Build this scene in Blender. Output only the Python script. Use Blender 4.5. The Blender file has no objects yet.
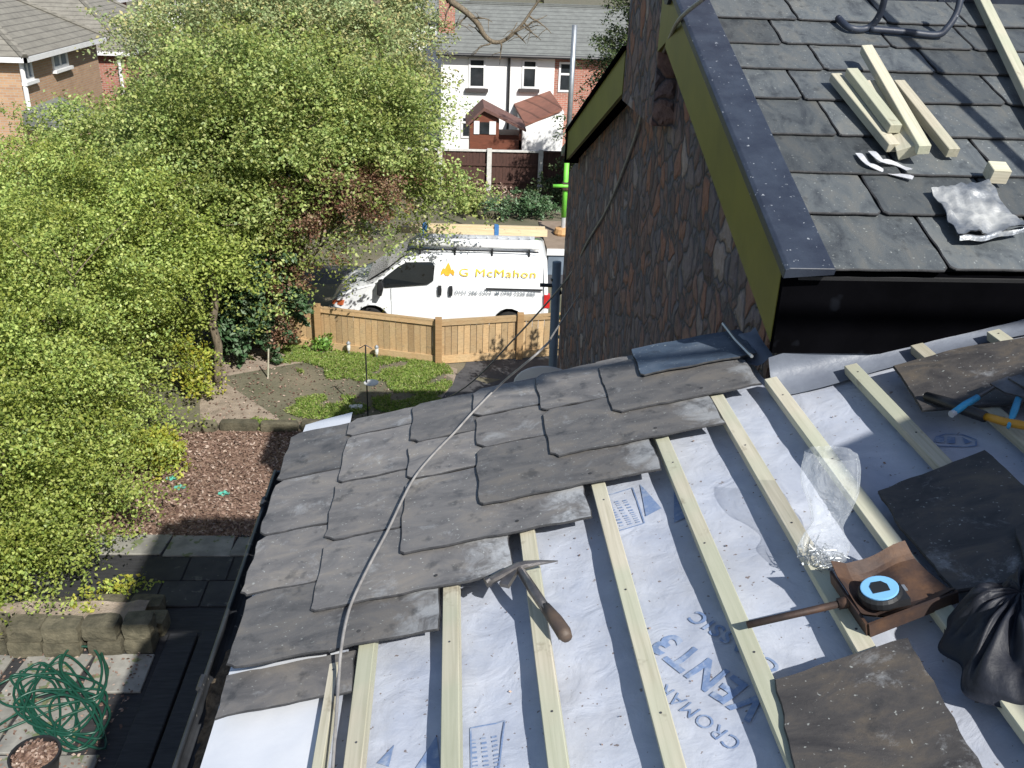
import bpy, bmesh, math, random
import numpy as np
from mathutils import Vector, Matrix, noise
rnd = random.Random(11)
sc = bpy.context.scene
COL = sc.collection
CZ = 6.9
# ---------------------------------------------------------------- camera frame (found from vanishing points)
F = 933.0
def nrm(v):
    return Vector(v).normalized()
upc = nrm((75, 2006, -933))
bc = Vector((-60, 435, 933)); bc = (bc - upc * bc.dot(upc) / 1.0).normalized()
hc = Vector((upc[1]*bc[2]-upc[2]*bc[1], upc[2]*bc[0]-upc[0]*bc[2], upc[0]*bc[1]-upc[1]*bc[0])).normalized()
if hc[0] < 0: hc = -hc
CAM = Vector((0, 0, CZ))
def ray(px, py):
    r = Vector(((px-512)/F, (384-py)/F, 1.0))
    return Vector((hc.dot(r), bc.dot(r), upc.dot(r)))
def hit(px, py, p0, n):
    d = ray(px, py); n = Vector(n)
    return CAM + d * (n.dot(Vector(p0)-CAM) / n.dot(d))
def PZ(px, py, z=0): return hit(px, py, (0, 0, z), (0, 0, 1))
def PX(px, py, x): return hit(px, py, (x, 0, 0), (1, 0, 0))
def PY(px, py, y): return hit(px, py, (0, y, 0), (0, 1, 0))
def zg(x, y):
    if y < 15: return 0.0
    if y < 18.5: return -.045*(y-15)
    return -.1575 - .062*(y-18.5)
def G(px, py, dz=0):
    z = 0
    for _ in range(30):
        p = PZ(px, py, z+dz); z = .5*z+.5*zg(p.x, p.y)
    return Vector((p.x, p.y, zg(p.x, p.y)+dz))
TH = math.radians(15.5)
U = Vector((math.cos(TH), 0, math.sin(TH))); V = Vector((0, 1, 0)); N = Vector((-math.sin(TH), 0, math.cos(TH)))
P0 = Vector((0, 0, CZ-1.549/math.cos(TH)))
def RF(u, v, w=0): return P0 + U*u + V*v + N*w
def RP(px, py, w=0): return hit(px, py, P0+N*w, N)
def RUV(px, py, w=0):
    p = RP(px, py, w)-P0
    return p.dot(U), p.y
# near slope of the tall building
SM = math.atan(.36)
SU = Vector((0, math.cos(SM), math.sin(SM))); SN = Vector((0, -math.sin(SM), math.cos(SM)))
S0 = Vector((0, 2.82, 6.0))
def SF(x, s, w=0): return S0 + Vector((x, 0, 0)) + SU*s + SN*w
def SP(px, py, w=0): return hit(px, py, S0+SN*w, SN)
ROOFM = Matrix((( U.x, V.x, N.x), (U.y, V.y, N.y), (U.z, V.z, N.z))).to_4x4()
SLOPM = Matrix(((1, SU.x, SN.x), (0, SU.y, SN.y), (0, SU.z, SN.z))).to_4x4()

# ---------------------------------------------------------------- mesh helpers
class MB:
    def __init__(s): s.v = []; s.f = []; s.m = []
    def add(s, vs, fs, mi=0):
        o = len(s.v); s.v += [tuple(p) for p in vs]
        for f in fs: s.f.append([o+i for i in f]); s.m.append(mi)
        return s
    def box(s, c, d, M=None, mi=0, bev=0):
        x, y, z = d[0]/2, d[1]/2, d[2]/2; c = Vector(c)
        P = [Vector((a*x, b*y, e*z)) for e in (-1, 1) for b in (-1, 1) for a in (-1, 1)]
        if M is not None: P = [M.to_3x3() @ p for p in P]
        s.add([c+p for p in P], [(0,2,3,1),(4,5,7,6),(0,1,5,4),(2,6,7,3),(0,4,6,2),(1,3,7,5)], mi); return s
    def bx(s, a, b, mi=0):
        a = Vector(a); b = Vector(b); return s.box((a+b)/2, [abs(q) for q in (b-a)], None, mi)
    def prism(s, pts, off, mi=0):
        n = len(pts); off = Vector(off); pts = [Vector(p) for p in pts]
        s.add(pts+[p+off for p in pts], [list(range(n))[::-1], list(range(n, 2*n))]+[(i, (i+1) % n, n+(i+1) % n, n+i) for i in range(n)], mi); return s
    def tube(s, pts, r, n=8, cap=True, mi=0):
        pts = [Vector(p) for p in pts]; L = len(pts); rr = r if isinstance(r, (list, tuple)) else [r]*L
        o = len(s.v); prev = None; fs = []; vs = []
        for i, p in enumerate(pts):
            t = (pts[min(i+1, L-1)]-pts[max(i-1, 0)])
            t = t.normalized() if t.length > 1e-9 else Vector((0, 0, 1))
            if prev is None:
                a = Vector((0, 0, 1)) if abs(t.z) < .9 else Vector((1, 0, 0)); x = t.cross(a).normalized()
            else:
                x = (prev-t*prev.dot(t)); x = x.normalized() if x.length > 1e-6 else t.orthogonal().normalized()
            prev = x; y = t.cross(x)
            for k in range(n):
                a = 2*math.pi*k/n; vs.append(p+(x*math.cos(a)+y*math.sin(a))*rr[i])
        for i in range(L-1):
            for k in range(n): fs.append((i*n+k, i*n+(k+1) % n, (i+1)*n+(k+1) % n, (i+1)*n+k))
        if cap: fs += [tuple(range(n))[::-1], tuple(range((L-1)*n, L*n))]
        s.add(vs, fs, mi); return s
    def lathe(s, c, prof, n=20, mi=0, M=None):
        vs = []; fs = []; c = Vector(c)
        for r, z in prof:
            for k in range(n):
                a = 2*math.pi*k/n; p = Vector((r*math.cos(a), r*math.sin(a), z))
                if M is not None: p = M.to_3x3() @ p
                vs.append(c+p)
        for i in range(len(prof)-1):
            for k in range(n): fs.append((i*n+k, i*n+(k+1) % n, (i+1)*n+(k+1) % n, (i+1)*n+k))
        fs += [tuple(range(n))[::-1], tuple(range((len(prof)-1)*n, len(prof)*n))]
        s.add(vs, fs, mi); return s
    def grid(s, fn, us, vs_, mi=0):
        nu, nv = len(us), len(vs_)
        s.add([fn(u, v) for u in us for v in vs_], [(i*nv+j, (i+1)*nv+j, (i+1)*nv+j+1, i*nv+j+1) for i in range(nu-1) for j in range(nv-1)], mi); return s
def smooth_path(pts, n=6):
    P = [Vector(p) for p in pts]; out = []
    for i in range(len(P)-1):
        p0 = P[max(i-1, 0)]; p1 = P[i]; p2 = P[i+1]; p3 = P[min(i+2, len(P)-1)]
        for j in range(n):
            t = j/n; out.append(.5*((2*p1)+(-p0+p2)*t+(2*p0-5*p1+4*p2-p3)*t*t+(-p0+3*p1-3*p2+p3)*t**3))
    out.append(P[-1]); return out
ORG = {}
def worg(o): return ORG.get(o.name, Vector((0, 0, 0)))
def obj(name, mb, mats, parent=None, origin=None, smooth=False, local=False, bevel=0, subd=0):
    """world-coordinate MB -> ONE mesh object. local=True keeps coordinates as they are (for rotated parents)."""
    me = bpy.data.meshes.new(name)
    if not isinstance(mats, (list, tuple)): mats = [mats]
    if local: og = Vector((0, 0, 0)); po = og
    else:
        po = worg(parent) if parent else Vector((0, 0, 0))
        og = Vector(origin) if origin is not None else po
    vs = mb.v if local else [tuple(Vector(p)-og) for p in mb.v]
    me.from_pydata(vs, [], mb.f)
    for m in mats: me.materials.append(m)
    me.polygons.foreach_set('material_index', mb.m)
    bm = bmesh.new(); bm.from_mesh(me); bmesh.ops.recalc_face_normals(bm, faces=bm.faces)
    if bevel: bmesh.ops.bevel(bm, geom=list(bm.edges), offset=bevel, segments=1, affect='EDGES')
    bm.to_mesh(me); bm.free()
    if smooth: me.polygons.foreach_set('use_smooth', [True]*len(me.polygons))
    me.update()
    o = bpy.data.objects.new(name, me); COL.objects.link(o)
    if parent: o.parent = parent
    if not local: o.location = og-po
    ORG[o.name] = og
    if subd:
        md = o.modifiers.new('s', 'SUBSURF'); md.levels = subd; md.render_levels = subd
    return o
def tag(o, label=None, cat=None, group=None, kind=None):
    if label: o['label'] = label
    if cat: o['category'] = cat
    if group: o['group'] = group
    if kind: o['kind'] = kind
    return o
def empty(name, loc=(0, 0, 0), M=None):
    o = bpy.data.objects.new(name, None); COL.objects.link(o)
    if M is not None: o.matrix_world = Matrix.Translation(Vector(loc)) @ M
    else: o.location = loc
    o.empty_display_size = .1; ORG[o.name] = Vector(loc); return o
def copy_tree(o, parent=None):
    c = o.copy(); COL.objects.link(c); c.parent = parent; ORG[c.name] = worg(o)
    for ch in list(o.children): copy_tree(ch, c)
    return c

# ---------------------------------------------------------------- materials
def newmat(name):
    m = bpy.data.materials.new(name); m.use_nodes = True; nt = m.node_tree
    return m, nt, nt.nodes['Principled BSDF']
def nd(nt, t, **k):
    n = nt.nodes.new(t)
    for a, v in k.items():
        if a in n.inputs: n.inputs[a].default_value = v
        else: setattr(n, a, v)
    return n
def coords(nt, stretch=(1, 1, 1), rot=(0, 0, 0), rand=True):
    tc = nd(nt, 'ShaderNodeTexCoord'); mp = nd(nt, 'ShaderNodeMapping')
    mp.inputs['Scale'].default_value = stretch; mp.inputs['Rotation'].default_value = rot
    if rand:
        oi = nd(nt, 'ShaderNodeObjectInfo'); ml = nd(nt, 'ShaderNodeMath', operation='MULTIPLY'); ml.inputs[1].default_value = 57.3
        nt.links.new(oi.outputs['Random'], ml.inputs[0])
        ad = nd(nt, 'ShaderNodeVectorMath', operation='ADD')
        nt.links.new(tc.outputs['Object'], ad.inputs[0]); nt.links.new(ml.outputs[0], ad.inputs[1])
        nt.links.new(ad.outputs[0], mp.inputs['Vector'])
    else: nt.links.new(tc.outputs['Object'], mp.inputs['Vector'])
    return mp.outputs['Vector']
def noi(nt, vec, scale, detail=6, rough=.6, dist=0):
    n = nd(nt, 'ShaderNodeTexNoise'); n.inputs['Scale'].default_value = scale; n.inputs['Detail'].default_value = detail
    n.inputs['Roughness'].default_value = rough; n.inputs['Distortion'].default_value = dist
    nt.links.new(vec, n.inputs['Vector']); return n.outputs['Fac']
def ramp(nt, fac, stops):
    r = nd(nt, 'ShaderNodeValToRGB'); e = r.color_ramp.elements
    while len(e) < len(stops): e.new(.5)
    for i, (p, c) in enumerate(stops):
        e[i].position = p; e[i].color = (c[0], c[1], c[2], 1) if isinstance(c, (tuple, list)) else (c, c, c, 1)
    nt.links.new(fac, r.inputs['Fac']); return r.outputs['Color']
def mix(nt, fac, a, b, mode='MIX'):
    m = nd(nt, 'ShaderNodeMix', data_type='RGBA', blend_type=mode)
    if isinstance(fac, (int, float)): m.inputs[0].default_value = fac
    else: nt.links.new(fac, m.inputs[0])
    for i, x in ((6, a), (7, b)):
        if isinstance(x, tuple): m.inputs[i].default_value = (x[0], x[1], x[2], 1)
        else: nt.links.new(x, m.inputs[i])
    return m.outputs[2]
def bump(nt, bs, h, st=.3, dist=.01):
    b = nd(nt, 'ShaderNodeBump'); b.inputs['Strength'].default_value = st; b.inputs['Distance'].default_value = dist
    nt.links.new(h, b.inputs['Height']); nt.links.new(b.outputs[0], bs.inputs['Normal'])
def mat(name, c1, c2=None, scale=4, rough=.8, bst=.2, bsc=60, bd=.004, metal=0, rv=0, stretch=(1, 1, 1), c3=None, spots=None, rot=(0, 0, 0), coat=0, detail=6):
    m, nt, bs = newmat(name); v = coords(nt, stretch, rot)
    c2 = c2 or tuple(x*.75 for x in c1)
    n = noi(nt, v, scale, detail)
    stops = [(.35, c2), (.65, c1)] if not c3 else [(.3, c2), (.5, c1), (.7, c3)]
    col = ramp(nt, n, stops)
    if spots:
        s = noi(nt, v, spots[1], 3, .5); f = ramp(nt, s, [(spots[2], 0), (spots[2]+.04, 1)]); col = mix(nt, f, col, spots[0])
    if rv:
        oi = nd(nt, 'ShaderNodeObjectInfo'); mr = nd(nt, 'ShaderNodeMapRange'); mr.inputs[3].default_value = 1-rv; mr.inputs[4].default_value = 1+rv
        nt.links.new(oi.outputs['Random'], mr.inputs[0]); hs = nd(nt, 'ShaderNodeHueSaturation')
        nt.links.new(mr.outputs[0], hs.inputs['Value']); nt.links.new(col, hs.inputs['Color']); col = hs.outputs['Color']
    nt.links.new(col, bs.inputs['Base Color']); bs.inputs['Roughness'].default_value = rough; bs.inputs['Metallic'].default_value = metal
    if coat: bs.inputs['Coat Weight'].default_value = coat
    if bst: bump(nt, bs, noi(nt, v, bsc, 4), bst, bd)
    return m
def slate_mat(name, base, dark, warm, rv, lich=.62, rough=.5, end=False):
    m, nt, bs = newmat(name); v = coords(nt, (1, 1, 1)); vs = coords(nt, (1.6, 3.4, 3), (0, 0, .5))
    n = noi(nt, vs, 3.5, 8, .65, .6); col = ramp(nt, n, [(.28, dark), (.5, base), (.72, warm)])
    st = noi(nt, v, 7, 8, .75, .4); f = ramp(nt, st, [(lich, 0), (lich+.14, .75)]); col = mix(nt, f, col, (.30, .31, .32))
    sp = noi(nt, v, 95, 2, .5); f2 = ramp(nt, sp, [(.68, 0), (.74, .6)]); col = mix(nt, f2, col, (.4, .42, .4))
    if end:
        vo = coords(nt, rand=False); sx = nd(nt, 'ShaderNodeSeparateXYZ'); nt.links.new(vo, sx.inputs[0])
        e1 = nd(nt, 'ShaderNodeMapRange'); e1.inputs[1].default_value = .22; e1.inputs[2].default_value = .56; nt.links.new(sx.outputs[0], e1.inputs[0])
        e2 = nd(nt, 'ShaderNodeMath', operation='MULTIPLY'); nt.links.new(e1.outputs[0], e2.inputs[0]); nt.links.new(noi(nt, v, 11, 8, .7, .8), e2.inputs[1])
        f9 = ramp(nt, e2.outputs[0], [(.33, 0), (.50, .6)]); col = mix(nt, f9, col, (.42, .44, .46))
    dk = noi(nt, v, 16, 4, .6); f3 = ramp(nt, dk, [(.3, .55), (.42, 0)]); col = mix(nt, f3, col, (.02, .022, .025))
    oi = nd(nt, 'ShaderNodeObjectInfo'); mr = nd(nt, 'ShaderNodeMapRange'); mr.inputs[3].default_value = 1-rv; mr.inputs[4].default_value = 1+rv
    nt.links.new(oi.outputs['Random'], mr.inputs[0]); hs = nd(nt, 'ShaderNodeHueSaturation')
    nt.links.new(mr.outputs[0], hs.inputs['Value']); nt.links.new(col, hs.inputs['Color'])
    nt.links.new(hs.outputs['Color'], bs.inputs['Base Color'])
    bs.inputs['Roughness'].default_value = rough
    h = mix(nt, .5, noi(nt, vs, 9, 8, .7), noi(nt, v, 60, 5, .75)); bump(nt, bs, h, .5, .0045); return m
M_SLATE = slate_mat('slate_weathered', (.145, .138, .134), (.07, .069, .071), (.215, .195, .17), .28, .56)
M_SLATEE = slate_mat('slate_limed_end', (.135, .13, .127), (.07, .069, .071), (.19, .172, .15), .2, .58, end=True)
M_SLATE2 = slate_mat('slate_neighbour', (.088, .098, .103), (.036, .041, .048), (.125, .125, .116), .34, .64)
M_SLATEL = slate_mat('slate_loose', (.06, .055, .052), (.022, .021, .023), (.11, .09, .068), .15, .57, .6)
M_LEAD = slate_mat('lead_sheet', (.05, .07, .10), (.025, .035, .055), (.09, .11, .14), .2, .6, .38)
M_SEDGE = mat('slate_broken_edge', (.045, .045, .048), (.02, .021, .024), 40, .8, .5, 90)
M_LICH = mat('lime_deposit', (.42, .43, .43), (.25, .26, .27), 25, .9, .4, 80)
def wood(name, c1, c2, rv=.12, green=.3):
    m, nt, bs = newmat(name); v = coords(nt, (1.5, 40, 40)); vv = coords(nt)
    g = noi(nt, v, 1.6, 6, .6, .8); col = ramp(nt, g, [(.3, c2), (.6, c1)])
    t = noi(nt, vv, 2.2, 3); f = ramp(nt, t, [(.42, 0), (.60, green)]); col = mix(nt, f, col, (.36, .41, .30))
    k = noi(nt, vv, 9, 4, .7); f2 = ramp(nt, k, [(.62, 0), (.70, .6)]); col = mix(nt, f2, col, (.20, .17, .12))
    oi = nd(nt, 'ShaderNodeObjectInfo'); mr = nd(nt, 'ShaderNodeMapRange'); mr.inputs[3].default_value = 1-rv; mr.inputs[4].default_value = 1+rv
    nt.links.new(oi.outputs['Random'], mr.inputs[0]); hs = nd(nt, 'ShaderNodeHueSaturation')
    nt.links.new(mr.outputs[0], hs.inputs['Value']); nt.links.new(col, hs.inputs['Color']); nt.links.new(hs.outputs['Color'], bs.inputs['Base Color'])
    bs.inputs['Roughness'].default_value = .8; bump(nt, bs, g, .25, .002); return m
M_BATTEN = wood('batten_timber', (.52, .48, .38), (.38, .35, .26), .18, .5)
M_FENCE = wood('fence_timber', (.46, .31, .16), (.32, .205, .10), .24, .10)
M_FENCEP = wood('fence_post_timber', (.36, .22, .10), (.24, .14, .06), .1, .06)
M_PLANK = wood('plank_timber', (.62, .50, .32), (.48, .37, .22), .1, 0)
# membrane
def membrane_mat():
    m, nt, bs = newmat('breather_membrane'); v = coords(nt, rand=False)
    n = noi(nt, v, 5, 8, .65, .5); col = ramp(nt, n, [(.3, (.33, .365, .45)), (.68, (.49, .52, .59))])
    d = noi(nt, v, 2.6, 5, .7); f = ramp(nt, d, [(.45, 0), (.72, .5)]); col = mix(nt, f, col, (.33, .325, .33))
    sp = noi(nt, v, 70, 2, .5); f2 = ramp(nt, sp, [(.70, 0), (.72, .8)]); col = mix(nt, f2, col, (.14, .10, .08))
    nt.links.new(col, bs.inputs['Base Color']); bs.inputs['Roughness'].default_value = .55
    h = mix(nt, .1, noi(nt, v, 9, 5, .5, 1.6), noi(nt, v, 120, 3)); bump(nt, bs, h, .45, .012); return m
M_MEMB = membrane_mat()
M_INK = mat('blue_ink', (.15, .22, .38), (.25, .31, .43), 28, .6, 0, c3=(.38, .43, .52))
def stone_mat():
    m, nt, bs = newmat('stone_cladding'); v = coords(nt, (1, 1.0, .82), (.55, 0, 0), rand=False)
    wv = nd(nt, 'ShaderNodeTexNoise'); wv.inputs['Scale'].default_value = 5; wv.inputs['Detail'].default_value = 4; nt.links.new(v, wv.inputs['Vector'])
    ad = nd(nt, 'ShaderNodeVectorMath', operation='MULTIPLY_ADD'); nt.links.new(wv.outputs['Color'], ad.inputs[0]); ad.inputs[1].default_value = (.20, .20, .20); nt.links.new(v, ad.inputs[2])
    vo = nd(nt, 'ShaderNodeTexVoronoi'); vo.inputs['Scale'].default_value = 8.5; nt.links.new(ad.outputs[0], vo.inputs['Vector'])
    ve = nd(nt, 'ShaderNodeTexVoronoi', feature='DISTANCE_TO_EDGE'); ve.inputs['Scale'].default_value = 8.5; nt.links.new(ad.outputs[0], ve.inputs['Vector'])
    sp = nd(nt, 'ShaderNodeSeparateColor'); nt.links.new(vo.outputs['Color'], sp.inputs[0])
    c = ramp(nt, sp.outputs[0], [(0, (.12, .085, .085)), (.25, (.28, .17, .145)), (.45, (.19, .175, .20)), (.62, (.30, .19, .16)), (.80, (.38, .18, .12)), (.9, (.20, .16, .17)), (1, (.50, .40, .36))])
    n = noi(nt, v, 22, 6, .7); c = mix(nt, .6, c, ramp(nt, n, [(.3, .25), (.7, 1.0)]), 'MULTIPLY')
    e = ramp(nt, ve.outputs['Distance'], [(.0, 1), (.09, 0)]); c = mix(nt, e, c, (.07, .072, .085))
    nt.links.new(c, bs.inputs['Base Color']); bs.inputs['Roughness'].default_value = .85
    hh = ramp(nt, ve.outputs['Distance'], [(0, 0), (.2, 1)]); h2 = mix(nt, .4, hh, n); bump(nt, bs, h2, 1.0, .045); return m
M_STONE = stone_mat()
M_OLIVE = mat('olive_paint', (.145, .135, .02), (.10, .095, .017), 3, .45, .1, 30)
M_CAP = mat('dark_verge_capping', (.034, .044, .066), (.019, .025, .042), 9, .5, .2, 60, spots=((.25, .27, .3), 55, .68))
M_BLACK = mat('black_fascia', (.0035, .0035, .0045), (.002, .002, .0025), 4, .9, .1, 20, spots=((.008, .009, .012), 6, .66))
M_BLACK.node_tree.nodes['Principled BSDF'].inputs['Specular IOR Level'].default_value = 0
M_DARK = mat('dark_lining', (.02, .02, .022), None, 4, .8)
M_GUT = mat('black_gutter', (.05, .053, .06), (.02, .022, .026), 6, .45, .25, 50, spots=((.2, .19, .17), 40, .66))
M_DEBRIS = mat('gutter_silt', (.22, .17, .11), (.08, .06, .04), 45, 1, .8, 60, .01)
M_BRICK0 = None
def brick_mat(name, c1, c2, mort, sc_=1.0):
    m, nt, bs = newmat(name); tc = nd(nt, 'ShaderNodeTexCoord')
    # wrap x+y so that both wall directions get courses
    sep = nd(nt, 'ShaderNodeSeparateXYZ'); nt.links.new(tc.outputs['Object'], sep.inputs[0])
    a = nd(nt, 'ShaderNodeMath', operation='ADD'); nt.links.new(sep.outputs[0], a.inputs[0]); nt.links.new(sep.outputs[1], a.inputs[1])
    cb = nd(nt, 'ShaderNodeCombineXYZ'); nt.links.new(a.outputs[0], cb.inputs[0]); nt.links.new(sep.outputs[2], cb.inputs[1])
    b = nd(nt, 'ShaderNodeTexBrick'); nt.links.new(cb.outputs[0], b.inputs['Vector'])
    b.inputs['Scale'].default_value = sc_; b.inputs['Brick Width'].default_value = .225; b.inputs['Row Height'].default_value = .075; b.inputs['Mortar Size'].default_value = .008
    b.inputs['Color1'].default_value = (*c1, 1); b.inputs['Color2'].default_value = (*c2, 1); b.inputs['Mortar'].default_value = (*mort, 1)
    n = noi(nt, tc.outputs['Object'], 2, 5); c = mix(nt, .5, b.outputs['Color'], ramp(nt, n, [(.3, .6), (.7, 1)]), 'MULTIPLY')
    nt.links.new(c, bs.inputs['Base Color']); bs.inputs['Roughness'].default_value = .9; return m
M_BRICK = brick_mat('orange_brick', (.50, .31, .18), (.42, .24, .14), (.4, .36, .3))
M_RBRICK = brick_mat('red_brick', (.42, .16, .11), (.33, .12, .08), (.4, .36, .32))
def tile_mat(name, c1, c2, rowh=.3, axis='z'):
    m, nt, bs = newmat(name); v = coords(nt, rand=False)
    w = nd(nt, 'ShaderNodeTexWave', wave_type='BANDS', bands_direction='Z', wave_profile='SAW'); w.inputs['Scale'].default_value = 1.0/(rowh*math.pi*.1)/20*2; nt.links.new(v, w.inputs['Vector'])
    w.inputs['Distortion'].default_value = .3; w.inputs['Detail'].default_value = 2
    n = noi(nt, v, 3, 8, .7); col = ramp(nt, n, [(.3, c2), (.7, c1)])
    f = ramp(nt, w.outputs['Fac'], [(0, .35), (.22, 1), (1, 1)]); col = mix(nt, 1, col, f, 'MULTIPLY')
    nt.links.new(col, bs.inputs['Base Color']); bs.inputs['Roughness'].default_value = .85; bump(nt, bs, w.outputs['Fac'], .5, .04); return m
M_TILEG = tile_mat('grey_roof_tile', (.19, .20, .19), (.12, .125, .12), .13)
M_TILEB = tile_mat('brown_roof_tile', (.25, .235, .20), (.15, .14, .12), .14)
M_TILER = tile_mat('red_roof_tile', (.30, .13, .09), (.20, .09, .065), .2)
M_WHITE = mat('white_render', (.86, .86, .85), (.80, .80, .79), 1.5, .85, .15, 40)
M_PVC = mat('white_plastic', (.8, .8, .8), (.72, .72, .72), 6, .35, 0)
M_GLASSD = mat('window_glass', (.035, .04, .045), (.015, .018, .02), 2, .08, 0)
M_SILL = mat('dark_sill', (.06, .05, .05), None, 5, .7)
M_BROWNF = mat('brown_fence_stain', (.085, .038, .028), (.05, .024, .018), 5, .75, .3, 40, stretch=(6, 6, 1))
M_CONC = mat('pale_concrete', (.62, .61, .58), (.48, .47, .44), 8, .9)
M_SHED = mat('red_brown_stain', (.19, .06, .032), (.12, .04, .022), 5, .6, .3, 30, stretch=(1, 1, 8))
M_VAN = mat('white_van_paint', (.80, .81, .82), (.74, .76, .78), 1.2, .25, 0, coat=.6)
M_VGL = mat('van_glass', (.012, .015, .018), None, 2, .12, 0)
M_VGL.node_tree.nodes['Principled BSDF'].inputs['Specular IOR Level'].default_value = .3
M_GREYP = mat('grey_plastic', (.16, .19, .22), None, 6, .5, .1)
M_BLKP = mat('black_plastic', (.02, .021, .024), None, 6, .45, .1)
M_TYRE = mat('tyre_rubber', (.018, .018, .018), None, 12, .85)
M_RIM = mat('wheel_silver', (.45, .46, .47), None, 8, .35, 0, metal=.8)
M_RED = mat('red_lens', (.55, .03, .03), None, 5, .2, 0)
M_AMB = mat('amber_lens', (.6, .16, .05), (.45, .10, .04), 8, .2, 0)
M_LENS = mat('clear_lens', (.35, .38, .42), (.2, .22, .25), 12, .1, 0)
M_YEL = mat('yellow_lettering', (.85, .55, .04), (.80, .50, .04), 5, .5, 0)
M_ALU = mat('aluminium', (.68, .70, .72), (.55, .57, .6), 9, .35, .1, metal=.5)
M_STEEL = mat('galvanised_tube', (.42, .45, .48), (.33, .35, .37), 9, .42, .15, metal=.7)
M_GREEN = mat('green_painted_tube', (.18, .62, .06), (.14, .5, .06), 9, .5)
M_ORNG = mat('orange_plate', (.55, .32, .14), None, 9, .7)
M_HOSE = mat('green_hose', (.010, .065, .04), (.006, .045, .028), 9, .4, 0)
M_POT = mat('black_pot', (.02, .02, .022), None, 9, .5)
M_CHIP = mat('bark_chip', (.20, .12, .085), (.08, .05, .035), 38, .95, 1, 55, .02, c3=(.36, .26, .19))
M_SOIL = mat('bare_soil', (.28, .225, .175), (.18, .145, .11), 6, .95, .8, 40, .02, c3=(.34, .28, .22), spots=((.40, .30, .18), 26, .66))
M_GROUND = mat('rough_ground', (.13, .12, .08), (.08, .085, .045), .9, .95, .6, 20, .03, c3=(.19, .16, .11))
M_ASPH = mat('asphalt', (.075, .075, .08), (.05, .05, .055), 6, .85, .4, 120)
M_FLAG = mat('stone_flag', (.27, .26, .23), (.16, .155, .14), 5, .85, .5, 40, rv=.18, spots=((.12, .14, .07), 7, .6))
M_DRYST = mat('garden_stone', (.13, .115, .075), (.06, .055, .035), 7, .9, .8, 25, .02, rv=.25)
M_DECK_SHADE = mat('shade_toned_deck', (.035, .035, .038), (.018, .018, .02), 4, .75, .3, 30, stretch=(1, 8, 1))  # patio shade painted in: near-black colour instead of damp timber
M_BARK = mat('tree_bark', (.20, .16, .11), (.10, .08, .055), 9, .9, .9, 30, .02, stretch=(3, 3, .6))
M_RUST = mat('rusty_steel', (.05, .03, .024), (.026, .02, .019), 9, .66, .4, 60, metal=.2, c3=(.12, .062, .032))
M_TOOL = mat('worn_steel', (.22, .21, .21), (.11, .105, .105), 14, .38, .3, 60, metal=.75)
M_LEATH = mat('leather_grip', (.06, .045, .04), (.10, .07, .05), 20, .6, .4)
M_BLUE = mat('blue_grip', (.05, .35, .62), None, 9, .4)
M_BLUEL = mat('pale_blue_disc', (.22, .50, .80), (.2, .46, .76), 9, .35, 0)
M_STRAP = mat('blue_strap', (.05, .18, .42), None, 9, .6)
M_YWD = mat('yellow_shaft', (.65, .32, .03), None, 9, .4)
M_CABLE = mat('grey_cable', (.30, .29, .28), (.20, .19, .185), 30, .5)
M_CABLEB = mat('black_cable', (.03, .03, .035), None, 30, .5)
M_BAGB = mat('black_sack', (.008, .009, .014), (.012, .015, .026), 3, .6, .5, 26, .006)
M_PAPER = mat('curled_offcut', (.55, .56, .58), (.42, .43, .46), 20, .7)
M_LEADB = mat('bright_lead', (.20, .22, .25), (.035, .05, .08), 4.0, .42, .5, 14, .02, metal=.45, c3=(.66, .66, .63))
M_CERAM = mat('pale_disc', (.75, .75, .72), None, 9, .5, 0)
M_DRY = mat('dry_cuttings', (.42, .31, .19), (.28, .19, .11), 12, .9)
M_TEAL = mat('teal_scrap', (.10, .42, .32), None, 12, .6)
def clearbag():
    m, nt, bs = newmat('clear_polythene'); v = coords(nt)
    bs.inputs['Base Color'].default_value = (.85, .9, .95, 1); bs.inputs['Roughness'].default_value = .12
    tr = nd(nt, 'ShaderNodeBsdfTransparent'); mx = nd(nt, 'ShaderNodeMixShader'); lw = nd(nt, 'ShaderNodeLayerWeight'); lw.inputs[0].default_value = .35
    f = ramp(nt, lw.outputs['Facing'], [(0, .12), (.6, .24), (1, .72)])
    bump(nt, bs, noi(nt, v, 22, 4, .6, 1.5), .9, .02)
    nt.links.new(f, mx.inputs[0]); nt.links.new(tr.outputs[0], mx.inputs[1]); nt.links.new(bs.outputs[0], mx.inputs[2])
    nt.links.new(mx.outputs[0], nt.nodes['Material Output'].inputs['Surface']); return m
M_CLEAR = clearbag()
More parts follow.
